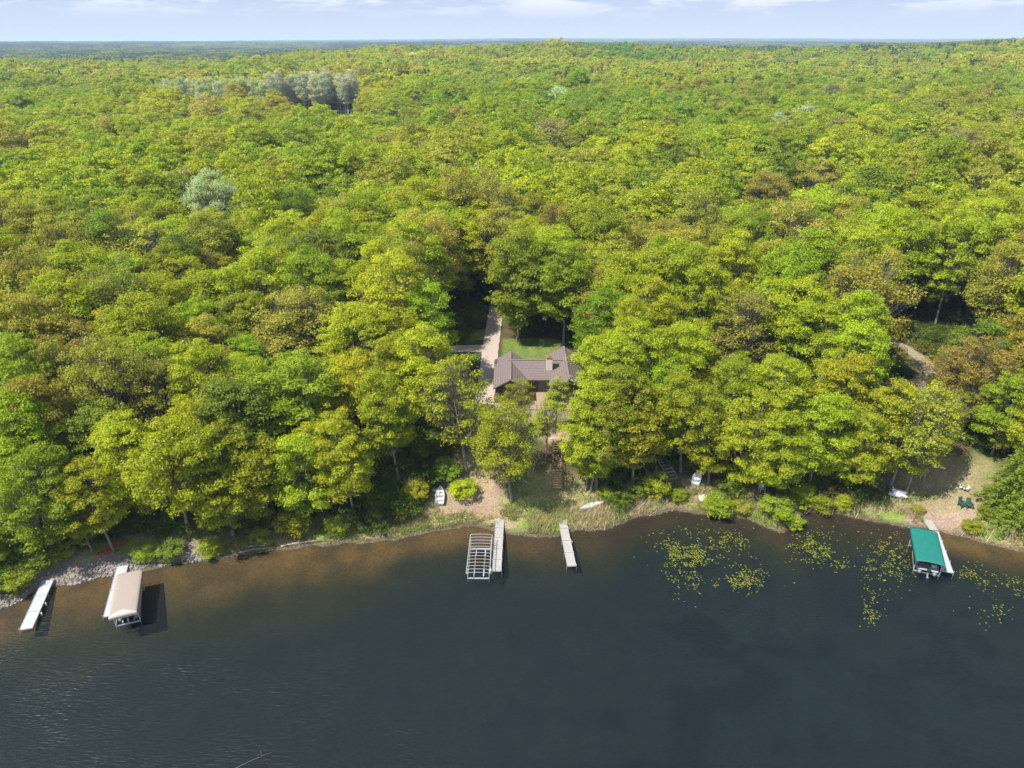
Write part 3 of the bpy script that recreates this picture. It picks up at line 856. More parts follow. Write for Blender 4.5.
# lift with beige canopy: local x runs from the lake end to the shore end
def lift(corners, z, hoops, rise, label, canvas, metal, drop=0.25):
    tl, tr, brr, bl = [at(a, b, z) for a, b in corners]
    a, b = mid(bl, brr), mid(tl, tr)
    ln = (b - a).xy.length; wd = ((tr - tl).xy.length + (brr - bl).xy.length) / 2
    o = thing('boat_lift', (a.x, a.y, 0), label, 'boat lift', 'boat lifts beside the docks', rz=math.atan2(b.y - a.y, b.x - a.x))
    canopy_frame(o, ln, wd, z, hoops, rise, metal, canvas, drop)
    return o, ln, wd
M_WHITEMETAL = plain('white_metal', (0.33, 0.33, 0.335), 0.45, amt=0.1)
lo1, ln1, wd1 = lift([(118, 575), (142, 573.5), (136, 613), (110.5, 617)], 2.15, 9, 0.24, 'boat lift under a beige canvas canopy with a paler lake end', M_BEIGE, M_ALU, 0.22)
pb = MB()   # paler end flap
arcp = [Vector((-0.16, -(wd1 / 2 + 0.10) * math.copysign(abs(math.cos(math.pi * j / 14)) ** 0.6, math.cos(math.pi * j / 14)), 2.24 + 0.24 * math.sin(math.pi * j / 14) ** 0.6)) for j in range(15)]
arcq = [p + Vector((0.85 - 0.75 * abs(p.y) / (wd1 / 2 + 0.1), 0, 0.025)) for p in arcp]
pb.loft([arcp, arcq], closed=False, caps=False); pb.loft([[Vector((-0.17, p.y, 1.9)) for p in arcp], arcp], closed=False, caps=False)
fl = pb.build('end_flap', M_BEIGE2, lo1, smooth=True); sm = fl.modifiers.new('cloth', 'SOLIDIFY'); sm.thickness = 0.02
pontoon(lo1.matrix_basis @ Vector((1.35, 0, -0.1)), lo1.rotation_euler.z, 6.0, 2.3, 'white and grey pontoon boat in the shade of the beige canopy', M_HULL)
lo2, ln2, wd2 = lift([(470.4, 535), (492.3, 535.5), (489.4, 574.5), (466.3, 573.2)], 1.6, 13, 0.22, 'uncovered boat lift with bare arched hoops and no boat', None, M_WHITEMETAL)
for sy in (-0.6, 0.6):
    MB().box((ln2 * 0.5, sy, 0.31), (ln2 * 0.35, 0.12, 0.06)).build('bunk', M_ORANGE, lo2)
MB().tube([(ln2 * .12, -wd2 / 2 - 0.05, 1.3), (ln2 * .12, -wd2 / 2 - 0.12, 1.3)], 0.45, 16).build('winch_wheel', M_ALU, lo2)
lo3, ln3, wd3 = lift([(913, 532), (934.5, 532.5), (943.5, 564), (918.3, 566)], 2.0, 8, 0.35, 'boat lift under a teal green canvas canopy', M_TEAL, M_ALU, 0.5)
pontoon(lo3.matrix_basis @ Vector((0.25, 0, -0.05)), lo3.rotation_euler.z, 5.8, 2.3, 'dark pontoon boat with its outboard motor sticking out below the teal canopy', M_NAVY)

# rowboat on the bank (bow inland)
p0, p1 = atg(440, 506), atg(440.5, 488)
def shell(name, p0, p1, wd, dp, label, cat, m, double=False, upside=False, lift_=0.05, ln=None, parts=None, roll=0.0):
    d = p1 - p0
    o = thing(name, p0 + Vector((0, 0, lift_)), label, cat, rz=math.atan2(d.y, d.x))
    ln = ln or d.length
    pitch = -math.atan2(d.z, d.xy.length)
    o.rotation_euler = (roll, pitch, math.atan2(d.y, d.x))
    mb = MB(); hull(mb, ln, wd, dp, double=double, inner=True)
    if upside:
        mb.v = [(x, -y, dp * 1.1 - z) for x, y, z in mb.v]
    h = mb.build('hull', m, o, smooth=False)
    return o, ln
rb_, l_ = shell('rowboat', p0, p1, 1.25, 0.45, 'white rowboat lying on the grassy bank with its bow inland', 'boat', M_HULL, lift_=0.08)
for x in (0.25, 0.5, 0.72):
    MB().box((l_ * x, 0, 0.30), (0.28, 1.0, 0.05)).build('thwart', M_HULL if x != 0.5 else M_SEAT, rb_)
MB().box((l_ * 0.62, 0.28, 0.36), (0.9, 0.3, 0.1), rz=0.2).build('cushion', M_SEAT, rb_)
cn, l_ = shell('canoe', atg(579.5, 510), atg(604.5, 503), 0.85, 0.36, 'white canoe upside down among the dry reeds', 'canoe', M_HULL, double=True, upside=True)
MB().tube([(0.05, 0, 0.385), (l_ * .25, 0, 0.42), (l_ * 0.75, 0, 0.42), (l_ - 0.05, 0, 0.385)], 0.02, 6).build('keel', M_ALU, cn)
M_RED = plain('red_paint', (0.32, 0.05, 0.04), 0.5, amt=0.25)
cr_, l_ = shell('canoe', atg(96, 558), atg(112, 550), 0.85, 0.36, 'red canoe in the shade beneath the tree above the stony shore', 'canoe', M_RED, double=True, lift_=0.06, ln=4.0)
for x in (0.3, 0.7):
    MB().box((l_ * x, 0, 0.3), (0.16, 0.7, 0.03)).build('thwart', M_OLDWOOD, cr_)
sk, l_ = shell('rowboat', atg(695, 486), atg(699, 473), 1.3, 0.45, 'pale blue-white skiff drawn up under the trees by the timber steps', 'boat', plain('pale_blue_paint', (0.62, 0.68, 0.74), 0.4, amt=0.12), lift_=0.08)
for x in (0.3, 0.62):
    MB().box((l_ * x, 0, 0.3), (0.26, 1.05, 0.05)).build('thwart', M_ALU, sk)
gs, l_ = shell('rowboat', atg(-6, 588), atg(2, 579), 1.25, 0.42, 'grey boat at the left edge of the view, upside down on the bank', 'boat', plain('dull_aluminium', (0.45, 0.47, 0.5), 0.5, metal=0.3, amt=0.2), upside=True, ln=3.6)

# pedal boat
pc = atg(897.5, 495)
pd = thing('pedal_boat', pc + Vector((0, 0, 0.05)), 'pale lilac-white pedal boat parked beneath the trees near the sand beach', 'pedal boat', rz=R(-28))
M_LILAC = plain('lilac_plastic', (0.62, 0.62, 0.74), 0.4, amt=0.12); M_SLATE = plain('slate_plastic', (0.22, 0.25, 0.33), 0.5, amt=0.15)
for sy in (-0.55, 0.55):
    hb = MB(); hull(hb, 2.4, 0.5, 0.4, inner=False); hb.v = [(x - 1.2, y + sy, z) for x, y, z in hb.v]
    hb.box((-0.15, sy, 0.4), (1.9, 0.42, 0.06)); hb.build('float', M_LILAC, pd)
MB().box((-0.05, 0, 0.36), (1.9, 1.0, 0.1)).build('deck', M_LILAC, pd, bevel=0.03)
for sy in (-0.38, 0.38):
    s_ = MB().box((-0.45, sy, 0.5), (0.5, 0.5, 0.14)).box((-0.75, sy, 0.78), (0.12, 0.5, 0.5), ry=-0.2); s_.build('seat', M_HULL, pd, bevel=0.04)
MB().box((0.45, 0, 0.52), (0.7, 0.35, 0.2)).build('pedal_box', M_SLATE, pd, bevel=0.04)
MB().box((-1.05, 0, 0.5), (0.5, 1.3, 0.12)).build('stern_deck', M_SLATE, pd, bevel=0.03)

# two green chairs on the sand
M_CHAIR = plain('dark_green_plastic', (0.035, 0.075, 0.06), 0.5, amt=0.2)
def chair(p, rz, label, m, s=1.0):
    o = thing('garden_chair', p, label, 'chair', 'garden chairs', rz=rz); o.scale = (s, s, s)
    st_ = MB()
    for k in range(5):
        st_.box((0, -0.22 + k * 0.115, 0.37 - k * 0.018), (0.56, 0.1, 0.025))
    st_.build('seat', m, o)
    bk = MB()
    for k in range(5):
        bk.box((-0.22 + k * 0.11, 0.42, 0.70), (0.095, 0.025, 0.8), rx=-0.35)
    bk.box((0, 0.37, 0.52), (0.58, 0.03, 0.07), rx=-0.35); bk.build('backrest', m, o)
    for sx in (-0.33, 0.33):
        MB().box((sx, 0.0, 0.56), (0.13, 0.72, 0.03)).build('armrest', m, o)
        MB().box((sx, -0.28, 0.27), (0.05, 0.09, 0.56)).build('leg', m, o)
        MB().box((sx, 0.28, 0.27), (0.05, 0.09, 0.56)).build('leg', m, o)
    return o
chair(atg(961.5, 506.5), R(12), 'left one of the two dark green slatted chairs on the sand beach', M_CHAIR, 1.15)
chair(atg(968.5, 507.5), R(-8), 'right one of the two dark green slatted chairs on the sand beach', M_CHAIR, 1.15)
chair(atg(761.5, 491), R(10), 'white chair alone at the edge of the trees above the lily pads', M_HULL, 1.1)

def rock_mb(mb, c, r_, seed):
    rr = np.random.default_rng(seed)
    n, mm_ = 6, 4
    rings = []
    sc = rr.uniform(0.7, 1.3, 3); a0 = rr.random() * 6
    for i in range(mm_ + 1):
        th = math.pi * (i + 0.35) / (mm_ + 0.7)
        rings.append([Vector(c) + Vector((math.cos(a0 + 6.283 * k / n) * math.sin(th) * sc[0], math.sin(a0 + 6.283 * k / n) * math.sin(th) * sc[1], -math.cos(th) * 0.75 * sc[2])) * r_ * rr.uniform(0.8, 1.15) for k in range(n)])
    mb.loft(rings)
# fire pit
pf = atg(964, 487)
M_STONE = plain('field_stone', (0.36, 0.34, 0.32), 0.9, scale=3, amt=0.4, bump=0.4, spec=0.15)
fp = thing('fire_pit', pf, 'ring of pale stones on the grass behind the two green chairs', 'fire pit')
for k in range(9):
    mb = MB(); rock_mb(mb, (math.cos(k * 0.7) * 0.6, math.sin(k * 0.7) * 0.6, 0.1), 0.24, 300 + k); mb.build('stone', M_STONE, fp)
MB().tube([(0, 0, 0.0), (0, 0, 0.08)], 0.42, 12).build('ash', plain('ash', (0.12, 0.11, 0.10), 0.95), fp)
# stone slab by the skiff
ps_ = atg(703, 497)
mb = MB(); mb.prism([(-0.7, -1.0), (0.6, -1.1), (0.75, 0.9), (-0.55, 1.1)], -0.1, 0.14)
o = mb.build('stone_slab', M_CREAM, bevel=0.05); o.location = ps_; tag(o, 'pale flat stone slab on the bank below the pale skiff', 'stone slab')

# driftwood and the floating branch
M_DRIFT = plain('driftwood', (0.27, 0.235, 0.195), 0.9, scale=4, amt=0.35, stretch=(1, 1, 1), bump=0.4, spec=0.1)
def log(pts, r0, r1, label, br=()):
    c0 = Vector(pts[0]); mb = MB(); ps = [Vector(p) - c0 for p in pts]
    n = len(ps); mb.tube(ps, [r0 + (r1 - r0) * i / (n - 1) for i in range(n)], 8)
    for i, dv in br:
        mb.tube([ps[i], ps[i] + Vector(dv) * 0.6, ps[i] + Vector(dv)], [r0 * 0.5, r0 * 0.4, 0.015], 5)
    o = mb.build('driftwood_log', M_DRIFT, smooth=True); o.location = c0
    return tag(o, label, 'log', 'driftwood along the shore')
def shore_pts(lst, dz): return [atg(a, b) + Vector((0, 0, dz)) for a, b in lst]
log(shore_pts([(281, 547), (294, 544.5), (308, 542.5), (322, 541.5)], 0.14), 0.16, 0.09, 'longest pale driftwood log lying straight along the shoreline left of the rowboat', [(2, (0.3, 0.6, 0.3))])
log(shore_pts([(247, 548), (256, 546.5), (265, 546)], 0.16), 0.14, 0.07, 'short forked driftwood log at the left end of the driftwood', [(1, (0.5, 0.8, 0.3)), (1, (-0.3, -0.5, 0.4))])
log(shore_pts([(238, 553), (250, 550.5), (262, 549), (274, 547.5)], 0.06), 0.11, 0.06, 'dark wet driftwood log half in the water left of the straight log', [(1, (0.2, -0.6, 0.1))])
log([at(234, 769, -0.02), at(248, 762, 0.03), at(262, 756, 0.05), at(272, 752, 0.0)], 0.035, 0.02, 'thin crooked branch floating in open water at the bottom of the view', [(2, (-0.3, 0.5, 0.1))]).data.materials[0] = plain('sodden_wood', (0.10, 0.078, 0.05), 0.8, amt=0.3)

# ================================================================== LOW VEGETATION (uncountable)
def blades(name, n_try, dens, h0, h1, w, colours, label=None, kind='stuff', xr=(-62, 74), yr=(62, 100), lean=0.5):
    x = rng.uniform(*xr, n_try); y = rng.uniform(*yr, n_try)
    k = rng.random(n_try) < dens(x, y)
    x, y = x[k], y[k]; n = len(x)
    z = gh(x, y) - 0.03
    a = rng.uniform(0, 6.283, n); hgt = rng.uniform(h0, h1, n)
    dv = np.stack([np.cos(a), np.sin(a), np.zeros(n)], 1)
    ln = rng.normal(size=(n, 2)) * lean * hgt[:, None]
    b_ = np.stack([x, y, z], 1); t_ = b_ + np.stack([ln[:, 0], ln[:, 1], hgt], 1)
    m_ = (b_ * 0.55 + t_ * 0.45) + np.stack([-ln[:, 0] * 0.1, -ln[:, 1] * 0.1, hgt * 0.1], 1)
    q = np.stack([b_ - dv * w, b_ + dv * w, t_ + dv * w * 0.25, t_ - dv * w * 0.25], 1)
    me = quads_mesh(name, q, rng.random(n), colours)
    o = bpy.data.objects.new(name, me); COL.objects.link(o)
    return tag(o, label, kind=kind)
M_DRYBLADE = leaf_mat('dry_blade', fixed=(0.38, 0.31, 0.17)); M_GREENBLADE = leaf_mat('green_blade', fixed=(0.17, 0.24, 0.035))
def d_dry(x, y):
    s = y - yshore(x)
    k = smooth(0.2, 0.9, s) * (1 - smooth(3.6, 6.0, s + (fbm(x / 6, y / 6, 51) - 0.5) * 3))
    k = k * smooth(0.40, 0.55, fbm(x / 3.2, y / 2.2, 61, 3)) * (x > -42)
    k *= 1 - ((np.abs(x - pB.x - 0.3) < 4.4) & (y < pB.y + 2.5)) * 1.0
    k *= 1 - ((np.abs(x - pA.x - 0.5) < 3.8) & (s > 2.6)) * 0.95
    return k
def d_green(x, y):
    s = y - yshore(x)
    k = smooth(0.1, 0.6, s) * (1 - smooth(3.0, 7.0, s + (fbm(x / 6, y / 6, 53) - 0.5) * 4))
    k = k * smooth(0.46, 0.6, fbm(x / 3.0 + 9, y / 2.0, 71, 3)) * (x > -43)
    k *= 1 - ((np.abs(x - pB.x - 0.3) < 4.4) & (y < pB.y + 2.5)) * 1.0
    k *= 1 - ((np.abs(x - pA.x - 0.5) < 3.8) & (s > 2.6)) * 0.9
    return k
blades('dry_grass', 260000, d_dry, 0.25, 0.75, 0.04, [M_DRYBLADE], yr=(62, 94))
blades('grass', 260000, d_green, 0.2, 0.6, 0.042, [M_GREENBLADE], yr=(62, 94))
def d_reed(x, y):
    c1, c2 = atg(596, 518), atg(540, 527)
    k = np.exp(-(((x - c1.x) / 3.0) ** 2 + ((y - c1.y) / 1.6) ** 2)) + 0.55 * np.exp(-(((x - c2.x) / 1.6) ** 2 + ((y - c2.y) / 1.0) ** 2))
    for q, wx in (((750, 510), 1.6), ((1000, 533), 4.5), ((862, 508), 5.0), ((640, 507), 3.0)):
        cc = atg(*q); k = k + 0.6 * np.exp(-(((x - cc.x) / wx) ** 2 + ((y - cc.y) / 1.3) ** 2))
    return np.clip(k, 0, 1) * (y - yshore(x) > -0.3)
M_REED = leaf_mat('reed_blade', fixed=(0.50, 0.42, 0.29))
blades('dry_reeds', 90000, d_reed, 0.6, 1.5, 0.04, [M_REED], yr=(70, 90), lean=0.35)

# stones of the left shore, one uncountable spread
sm_ = MB()
k = 0
while k < 1500:
    x = random.uniform(-62, -39.2); s = abs(random.gauss(0.9, 1.1)) - 0.35
    if s > 3.6:
        continue
    y = float(yshore(x)) + s
    if vnoise(x / 2.5, y / 2.5, 5) < 0.25: continue
    rock_mb(sm_, (x, y, g1(x, y) + 0.02), random.choice((0.06, 0.08, 0.1, 0.13, 0.2)) * random.uniform(0.8, 1.3), k); k += 1
tag(sm_.build('shore_stones', plain('shore_stone', (0.21, 0.185, 0.165), 0.85, scale=2.2, amt=0.5, spec=0.2)), kind='stuff')
sm_ = MB()
for k in range(420):
    x = random.uniform(-39, 70); y = float(yshore(x)) + random.uniform(-0.2, 0.5)
    rock_mb(sm_, (x, y, g1(x, y) + 0.0), random.uniform(0.05, 0.13), 2000 + k)
tag(sm_.build('shore_pebbles', plain('shore_pebble', (0.15, 0.125, 0.10), 0.85, scale=2.2, amt=0.5, spec=0.2)), kind='stuff')

# lily pads: five beds
M_PAD = leaf_mat('lily_pad', fixed=(0.24, 0.255, 0.025))
def pads(blobs, n, label):
    vs, fs, var = [], [], []
    mb = MB()
    tries = 0; done = 0
    while done < n * 1.35 and tries < n * 90:
        tries += 1
        bx = random.choices(blobs, [b[4] for b in blobs])[0]
        px, py = random.gauss(bx[0], bx[2]), random.gauss(bx[1], bx[3])
        p = at(px, py, 0)
        if vnoise(p.x / 0.8, p.y / 0.8, 33) + random.uniform(-0.25, 0.25) < 0.45 or p.y > yshore(p.x) - 0.8:
            continue
        r_ = random.uniform(0.05, 0.11); a = random.random() * 6.28; tl = random.uniform(-0.25, 0.25)
        b0 = len(mb.v)
        ring = [(p.x + r_ * math.cos(a + t), p.y + r_ * math.sin(a + t) , 0.015 + abs(tl) * r_ + tl * r_ * math.sin(a + t)) for t in np.linspace(0.22, 6.06, 9)]
        mb.add([(p.x, p.y, 0.015 + abs(tl) * r_)] + ring, [(0, k, k + 1) for k in range(1, 9)])
        var += [min(max(random.gauss(0.5, 0.22), 0), 1)] * 8
        done += 1
    o = mb.build('lily_pads', M_PAD)
    a_ = o.data.attributes.new('var', 'FLOAT', 'FACE'); a_.data.foreach_set('value', var)
    tag(o, label, kind='stuff')
pads([(690, 560, 12, 14, 3), (672, 553, 6, 7, 1), (700, 545, 22, 9, 1.6), (728, 540, 14, 5, 1)], 620, 'dense yellow green lily pads forming a curved bed')
pads([(745, 580, 10, 7, 3), (728, 585, 14, 4, 1), (760, 575, 18, 9, 0.5)], 190, 'small lily pad bed nearer the open water')
pads([(812, 545, 13, 9, 3), (820, 553, 9, 6, 2), (842, 565, 4, 3, 0.4)], 300, 'lily pads off the bushy point')
pads([(890, 562, 13, 13, 3), (876, 580, 6, 10, 1), (872, 610, 5, 8, 0.7), (890, 545, 16, 8, 1.5)], 330, 'loose lily pads left of the teal canopy')
pads([(970, 573, 7, 3, 1), (1003, 580, 15, 3, 1.6), (1018, 590, 7, 6, 0.6), (985, 600, 14, 18, 0.9), (1000, 612, 7, 4, 0.6)], 150, 'few scattered lily pads right of the white dock')

# ================================================================== SHRUBS
SHRUB = []
for k in range(4):
    r = np.random.default_rng(220 + k)
    q, var, mi, c = crown_quads(r, 2.0, 1.25, 0.1, 60, 110, 0.062, 0.36, open_=0.4, twigs=90)
    SHRUB.append(quads_mesh('shrub', q, var, [M_LEAF, M_TWIG], mi))
def shrub(px, py, h, w, colour, label):
    p = atg(px, py)
    o = bpy.data.objects.new('shrub', random.choice(SHRUB)); COL.objects.link(o)
    o.location = (p.x, p.y, p.z - 0.05); o.rotation_euler = (0, 0, random.random() * 6.28)
    o.scale = (h / 2 * w, h / 2 * w, h / 2); o.color = (*jig(TINT[colour], rng), 1)
    tag(o, label, 'shrub', 'shrubs along the bank')
for a in [
    (464, 497, 2.7, 1.1, 'lime green', 'round lime green shrub to the right of the white rowboat'),
    (448, 478, 3.2, 1.0, 'fresh green', 'leafy green shrub directly inland of the white rowboat'),
    (415, 500, 3.0, 1.0, 'yellow green', 'yellowish shrub just left of the white rowboat'),
    (405, 514, 2.2, 1.2, 'fresh green', 'low green shrub near the water, left of the yellowish one by the rowboat'),
    (376, 522, 1.9, 1.1, 'olive', 'low olive shrub at the foot of the bank beyond the right end of the driftwood'),
    (338, 532, 2.2, 1.1, 'lime green', 'lime green shrub on the bank inland of the longest driftwood log'),
    (296, 533, 3.6, 0.9, 'yellow green', 'golden yellow bushy shrub behind the middle of the driftwood'),
    (262, 540, 1.8, 1.2, 'olive', 'small olive shrub behind the left end of the driftwood'),
    (212, 552, 2.0, 1.3, 'fresh green', 'green shrub on the shore between the beige canopy and the driftwood'),
    (170, 556, 2.2, 1.3, 'deep green', 'dark green shrub on the shore to the right of the beige canopy'),
    (146, 560, 2.1, 1.2, 'fresh green', 'green shrub at the edge of the stones right behind the beige canopy'),
    (14, 588, 2.2, 1.5, 'lime green', 'bright green shrub at the far left beside the overturned grey boat'),
    (38, 566, 2.4, 1.4, 'deep green', 'dark shrub inland of the far left dock'),
    (62, 556, 2.2, 1.3, 'olive', 'olive shrub above the stones between the far left dock and the beige canopy'),
    (48, 530, 3.0, 1.2, 'deep green', 'dark shaded shrub under the leaning trunks at far left'),
    (578, 462, 3.2, 0.9, 'fresh green', 'tall green shrub beside the wooden stairs'),
    (606, 497, 1.6, 1.2, 'lime green', 'small lime green shrub at the tip of the white canoe'),
    (654, 494, 3.8, 0.8, 'yellow green', 'upright golden shrub left of the grey timber steps'),
    (632, 497, 2.4, 1.1, 'deep green', 'dark green shrub between the white canoe and the golden shrub'),
    (678, 499, 1.6, 1.4, 'fresh green', 'low green shrub below the foot of the grey timber steps'),
    (716, 512, 2.8, 1.35, 'fresh green', 'big rounded green shrub at the waterline by the stone slab'),
    (741, 512, 1.8, 1.2, 'olive', 'low olive shrub right of the big rounded green shrub'),
    (776, 517, 2.9, 1.35, 'fresh green', 'widest green shrub on the bushy point beside the lily pads'),
    (793, 526, 1.7, 1.2, 'lime green', 'pale green shrub at the water on the tip of the bushy point'),
    (800, 503, 3.0, 1.2, 'lime green', 'lime green shrub at the back of the bushy point'),
    (820, 508, 2.0, 1.4, 'fresh green', 'low green shrub right of the bushy point'),
    (842, 507, 1.9, 1.1, 'lime green', 'small light green shrub midway between the bushy point and the pedal boat'),
    (917, 512, 1.1, 1.3, 'olive', 'tiny olive shrub on the bank left of the teal canopy'),
    (988, 517, 1.9, 1.1, 'fresh green', 'small green shrub on the right edge of the sand beach'),
    (972, 531, 1.5, 1.4, 'lime green', 'low pale green shrub between the bright white dock and the right-hand reeds'),
]:
    shrub(*a)

# ================================================================== TREES
FR = lambda i: BROAD[i % len(BROAD)]
def tree_px(px, py, h, w, colour, kit, label, name='broadleaf_tree', group='broadleaf trees of the lakeside wood', tilt=None):
    tilt = tilt or ((random.uniform(0.02, 0.12), random.uniform(-0.07, 0.07)) if py > 465 else (0, 0))
    p = atg(px, py)
    return plant(name, kit, p.x, p.y, h, w, colour, label=label, group=group, tilt=tilt)
front = [
    (511, 502, 16.0, 0.95, 'yellow green', SPARSE[1], 'golden green tree standing alone in the yard between the two bleached docks and the house'),
    (546, 456, 9.5, 0.85, 'yellow green', THIN[2], 'thin golden tree at the top of the wooden stairs, in front of the house'),
    (521, 436, 10.0, 0.85, 'yellow green', THIN[0], 'thin young tree right in front of the left gable of the house'),
    (556, 430, 9.0, 0.85, 'lime green', THIN[1], 'thin young tree in front of the right gable of the house'),
    (466, 472, 18.5, 1.0, 'lime green', THIN[0], 'tall thin-leaved tree on the bare bank left of the house, above the uncovered lift'),
    (586, 491, 15.5, 0.78, 'lime green', FR(2), 'leftmost of the three close trunks at the right side of the wooden stairs'),
    (591, 492, 14.5, 0.75, 'olive', FR(4), 'middle one of the three close trunks right of the stairs, olive leaved'),
    (596, 488, 17.0, 0.9, 'lime green', FR(6), 'rightmost of the three close trunks right of the wooden stairs'),
    (632, 489, 16.5, 0.95, 'lime green', FR(0), 'leaning grey-trunked tree right above the tip of the white canoe'),
    (620, 470, 17.0, 0.95, 'fresh green', FR(9), None),
    (708, 484, 12.5, 0.9, 'yellow green', FR(4), 'short yellow green tree over the pale blue-white skiff'),
    (680, 472, 16.0, 1.0, 'lime green', FR(1), None),
    (745, 488, 15.0, 1.0, 'lime green', SKIRT[3], None), (778, 497, 14.0, 1.0, 'lime green', FR(6), None),
    (808, 492, 15.5, 1.05, 'lime green', SKIRT[1], None), (838, 490, 14.0, 1.0, 'yellow green', SKIRT[0], None),
    (890, 488, 16.0, 1.05, 'olive', THIN[2], 'open olive-leaved tree with a grey trunk just behind the pedal boat'),
    (906, 494, 13.0, 0.9, 'lime green', THIN[0], 'small open-crowned tree immediately right of the pedal boat'),
    (923, 482, 15.5, 1.05, 'yellow green', THIN[1], 'open yellow green tree leaning over the bare ground behind the sand beach'),
    (868, 474, 16.0, 1.0, 'lime green', FR(2), None),
    (398, 478, 17.0, 0.85, 'lime green', FR(7), None), (354, 518, 16.0, 0.85, 'lime green', FR(0), 'lime green tree with a straight grey trunk behind the right end of the driftwood'),
    (336, 510, 15.5, 1.0, 'yellow green', SKIRT[0], None), (303, 520, 14.5, 1.0, 'yellow green', SKIRT[2], None),
    (268, 524, 15.0, 1.0, 'lime green', SKIRT[0], None), (233, 537, 16.0, 1.0, 'lime green', SKIRT[3], None),
    (190, 536, 17.5, 1.0, 'lime green', FR(5), 'lime green tree with a pale leaning trunk at the shore right of the beige canopy'),
    (113, 551, 13.0, 0.95, 'yellow green', FR(1), 'yellow green tree hanging over the stones and the red canoe'),
    (92, 551, 11.0, 1.0, 'lime green', SKIRT[0], None),
    (52, 503, 16.0, 0.95, 'lime green', FR(9), 'rightmost of the leaning dark trunks at the far left edge'), (42, 506, 16.5, 0.9, 'lime green', FR(2), 'second from right of the leaning dark trunks at the far left edge'),
    (26, 497, 16.0, 0.9, 'fresh green', FR(0), 'leftmost of the leaning dark trunks at the far left edge'), (66, 488, 17.0, 1.0, 'olive', FR(7), None),
    (6, 566, 6.5, 1.3, 'fresh green', FR(6), 'short bushy tree at the far left edge just above the overturned grey boat'),
    (150, 520, 16.0, 1.0, 'yellow green', SKIRT[1], None), (205, 505, 17.0, 1.0, 'lime green', SKIRT[0], None),
    (518, 339, 23.0, 1.0, 'fresh green', FR(2), 'big fresh green tree standing at the back edge of the mown lawn'),
    (563, 346, 20.0, 1.0, 'fresh green', FR(3), 'fresh green tree just behind the right wing of the house'),
    (616, 372, 18.0, 0.85, 'lime green', FR(7), 'lime green tree touching the right side of the brown roof'),
    (606, 430, 16.5, 1.0, 'lime green', FR(8), None), (632, 425, 17.0, 1.0, 'lime green', FR(1), None),
    (660, 452, 15.5, 0.95, 'fresh green', FR(6), None),
    (992, 455, 13.5, 0.95, 'fresh green', SKIRT[0], 'green tree behind the bright conifer, left of the right edge of the view'), (958, 440, 10.5, 0.9, 'olive', SPARSE[3], 'small olive tree on the grass inland of the stone fire ring'),
    (428, 432, 18.0, 0.9, 'lime green', FR(6), None), (432, 385, 19.0, 0.9, 'fresh green', FR(2), None),
]
for a in front:
    tree_px(*a)
p = atg(1014, 524)
plant('conifer_tree', CONIF[0], p.x + 0.5, p.y + 1.0, 19.0, 1.15, 'deep green', label='dense bright green conifer at the right edge of the sand beach', group='conifers of the lakeside wood')
# singled out crowns inland
def crown_px(px, top_py, h, w, colour, kit, label=None, name='broadleaf_tree', group='broadleaf trees of the lakeside wood'):
    y = 100.0
    for _ in range(30):
        dx, dy, dz = ray(px, top_py)
        x = dx / dy * y
        z = g1(x, y) + h * 0.97
        y = 0.5 * y + 0.5 * (z - H) / dz * dy
    return plant(name, kit, dx / dy * y, y, h, w, colour, label=label, group=group)
PALE1 = crown_px(210, 172, 24, 1.0, 'pale grey', SPARSE[0], 'round pale grey tree standing out from the green canopy at upper left')
crown_px(290, 291, 18, 1.35, 'bronze', SPARSE[2], 'broad bronze oak crown in line with the longest driftwood log, widest of the bronze ones')
crown_px(62, 336, 18, 1.05, 'bronze', SPARSE[1], 'bronze crown close to the left edge, in line with the far left dock')
crown_px(962, 131, 20, 1.5, 'tan', SPARSE[3], 'dark brownish crown far back at the right, nearly leafless')
crown_px(983, 134, 20, 1.3, 'olive', SPARSE[1], 'dull olive crown far back, touching the dark brownish one')
crown_px(820, 160, 19, 1.4, 'bronze', SPARSE[0], 'wide bronze crown far back in line with the bushy point')
crown_px(770, 172, 18, 1.3, 'bronze', SPARSE[2], 'bronze crown far back in line with the widest green shrub')
crown_px(340, 200, 18, 1.2, 'yellow green', FR(8))
crown_px(930, 228, 18, 1.3, 'tan', SPARSE[2])
crown_px(745, 298, 17, 1.25, 'bronze', SPARSE[3], 'bronze crown halfway up the wood in line with the small lily pad bed')
crown_px(985, 340, 15, 1.2, 'bronze', SPARSE[0])
crown_px(380, 78, 21, 1.1, 'bronze', SPARSE[2], 'reddish bronze crown just right of the pale poplar stand')
for px, ty, nm in ((53, 114, 'left'), (78, 118, 'middle'), (180, 120, 'right')):
    crown_px(px, ty, 17, 1.2, 'pale grey', SPARSE[1], nm + ' one of three whitish bare crowns far back at the upper left', 'bare_tree', 'whitish bare crowns')

for ch in PALE1.children:
    ch.color = (0.40, 0.46, 0.25, 1)

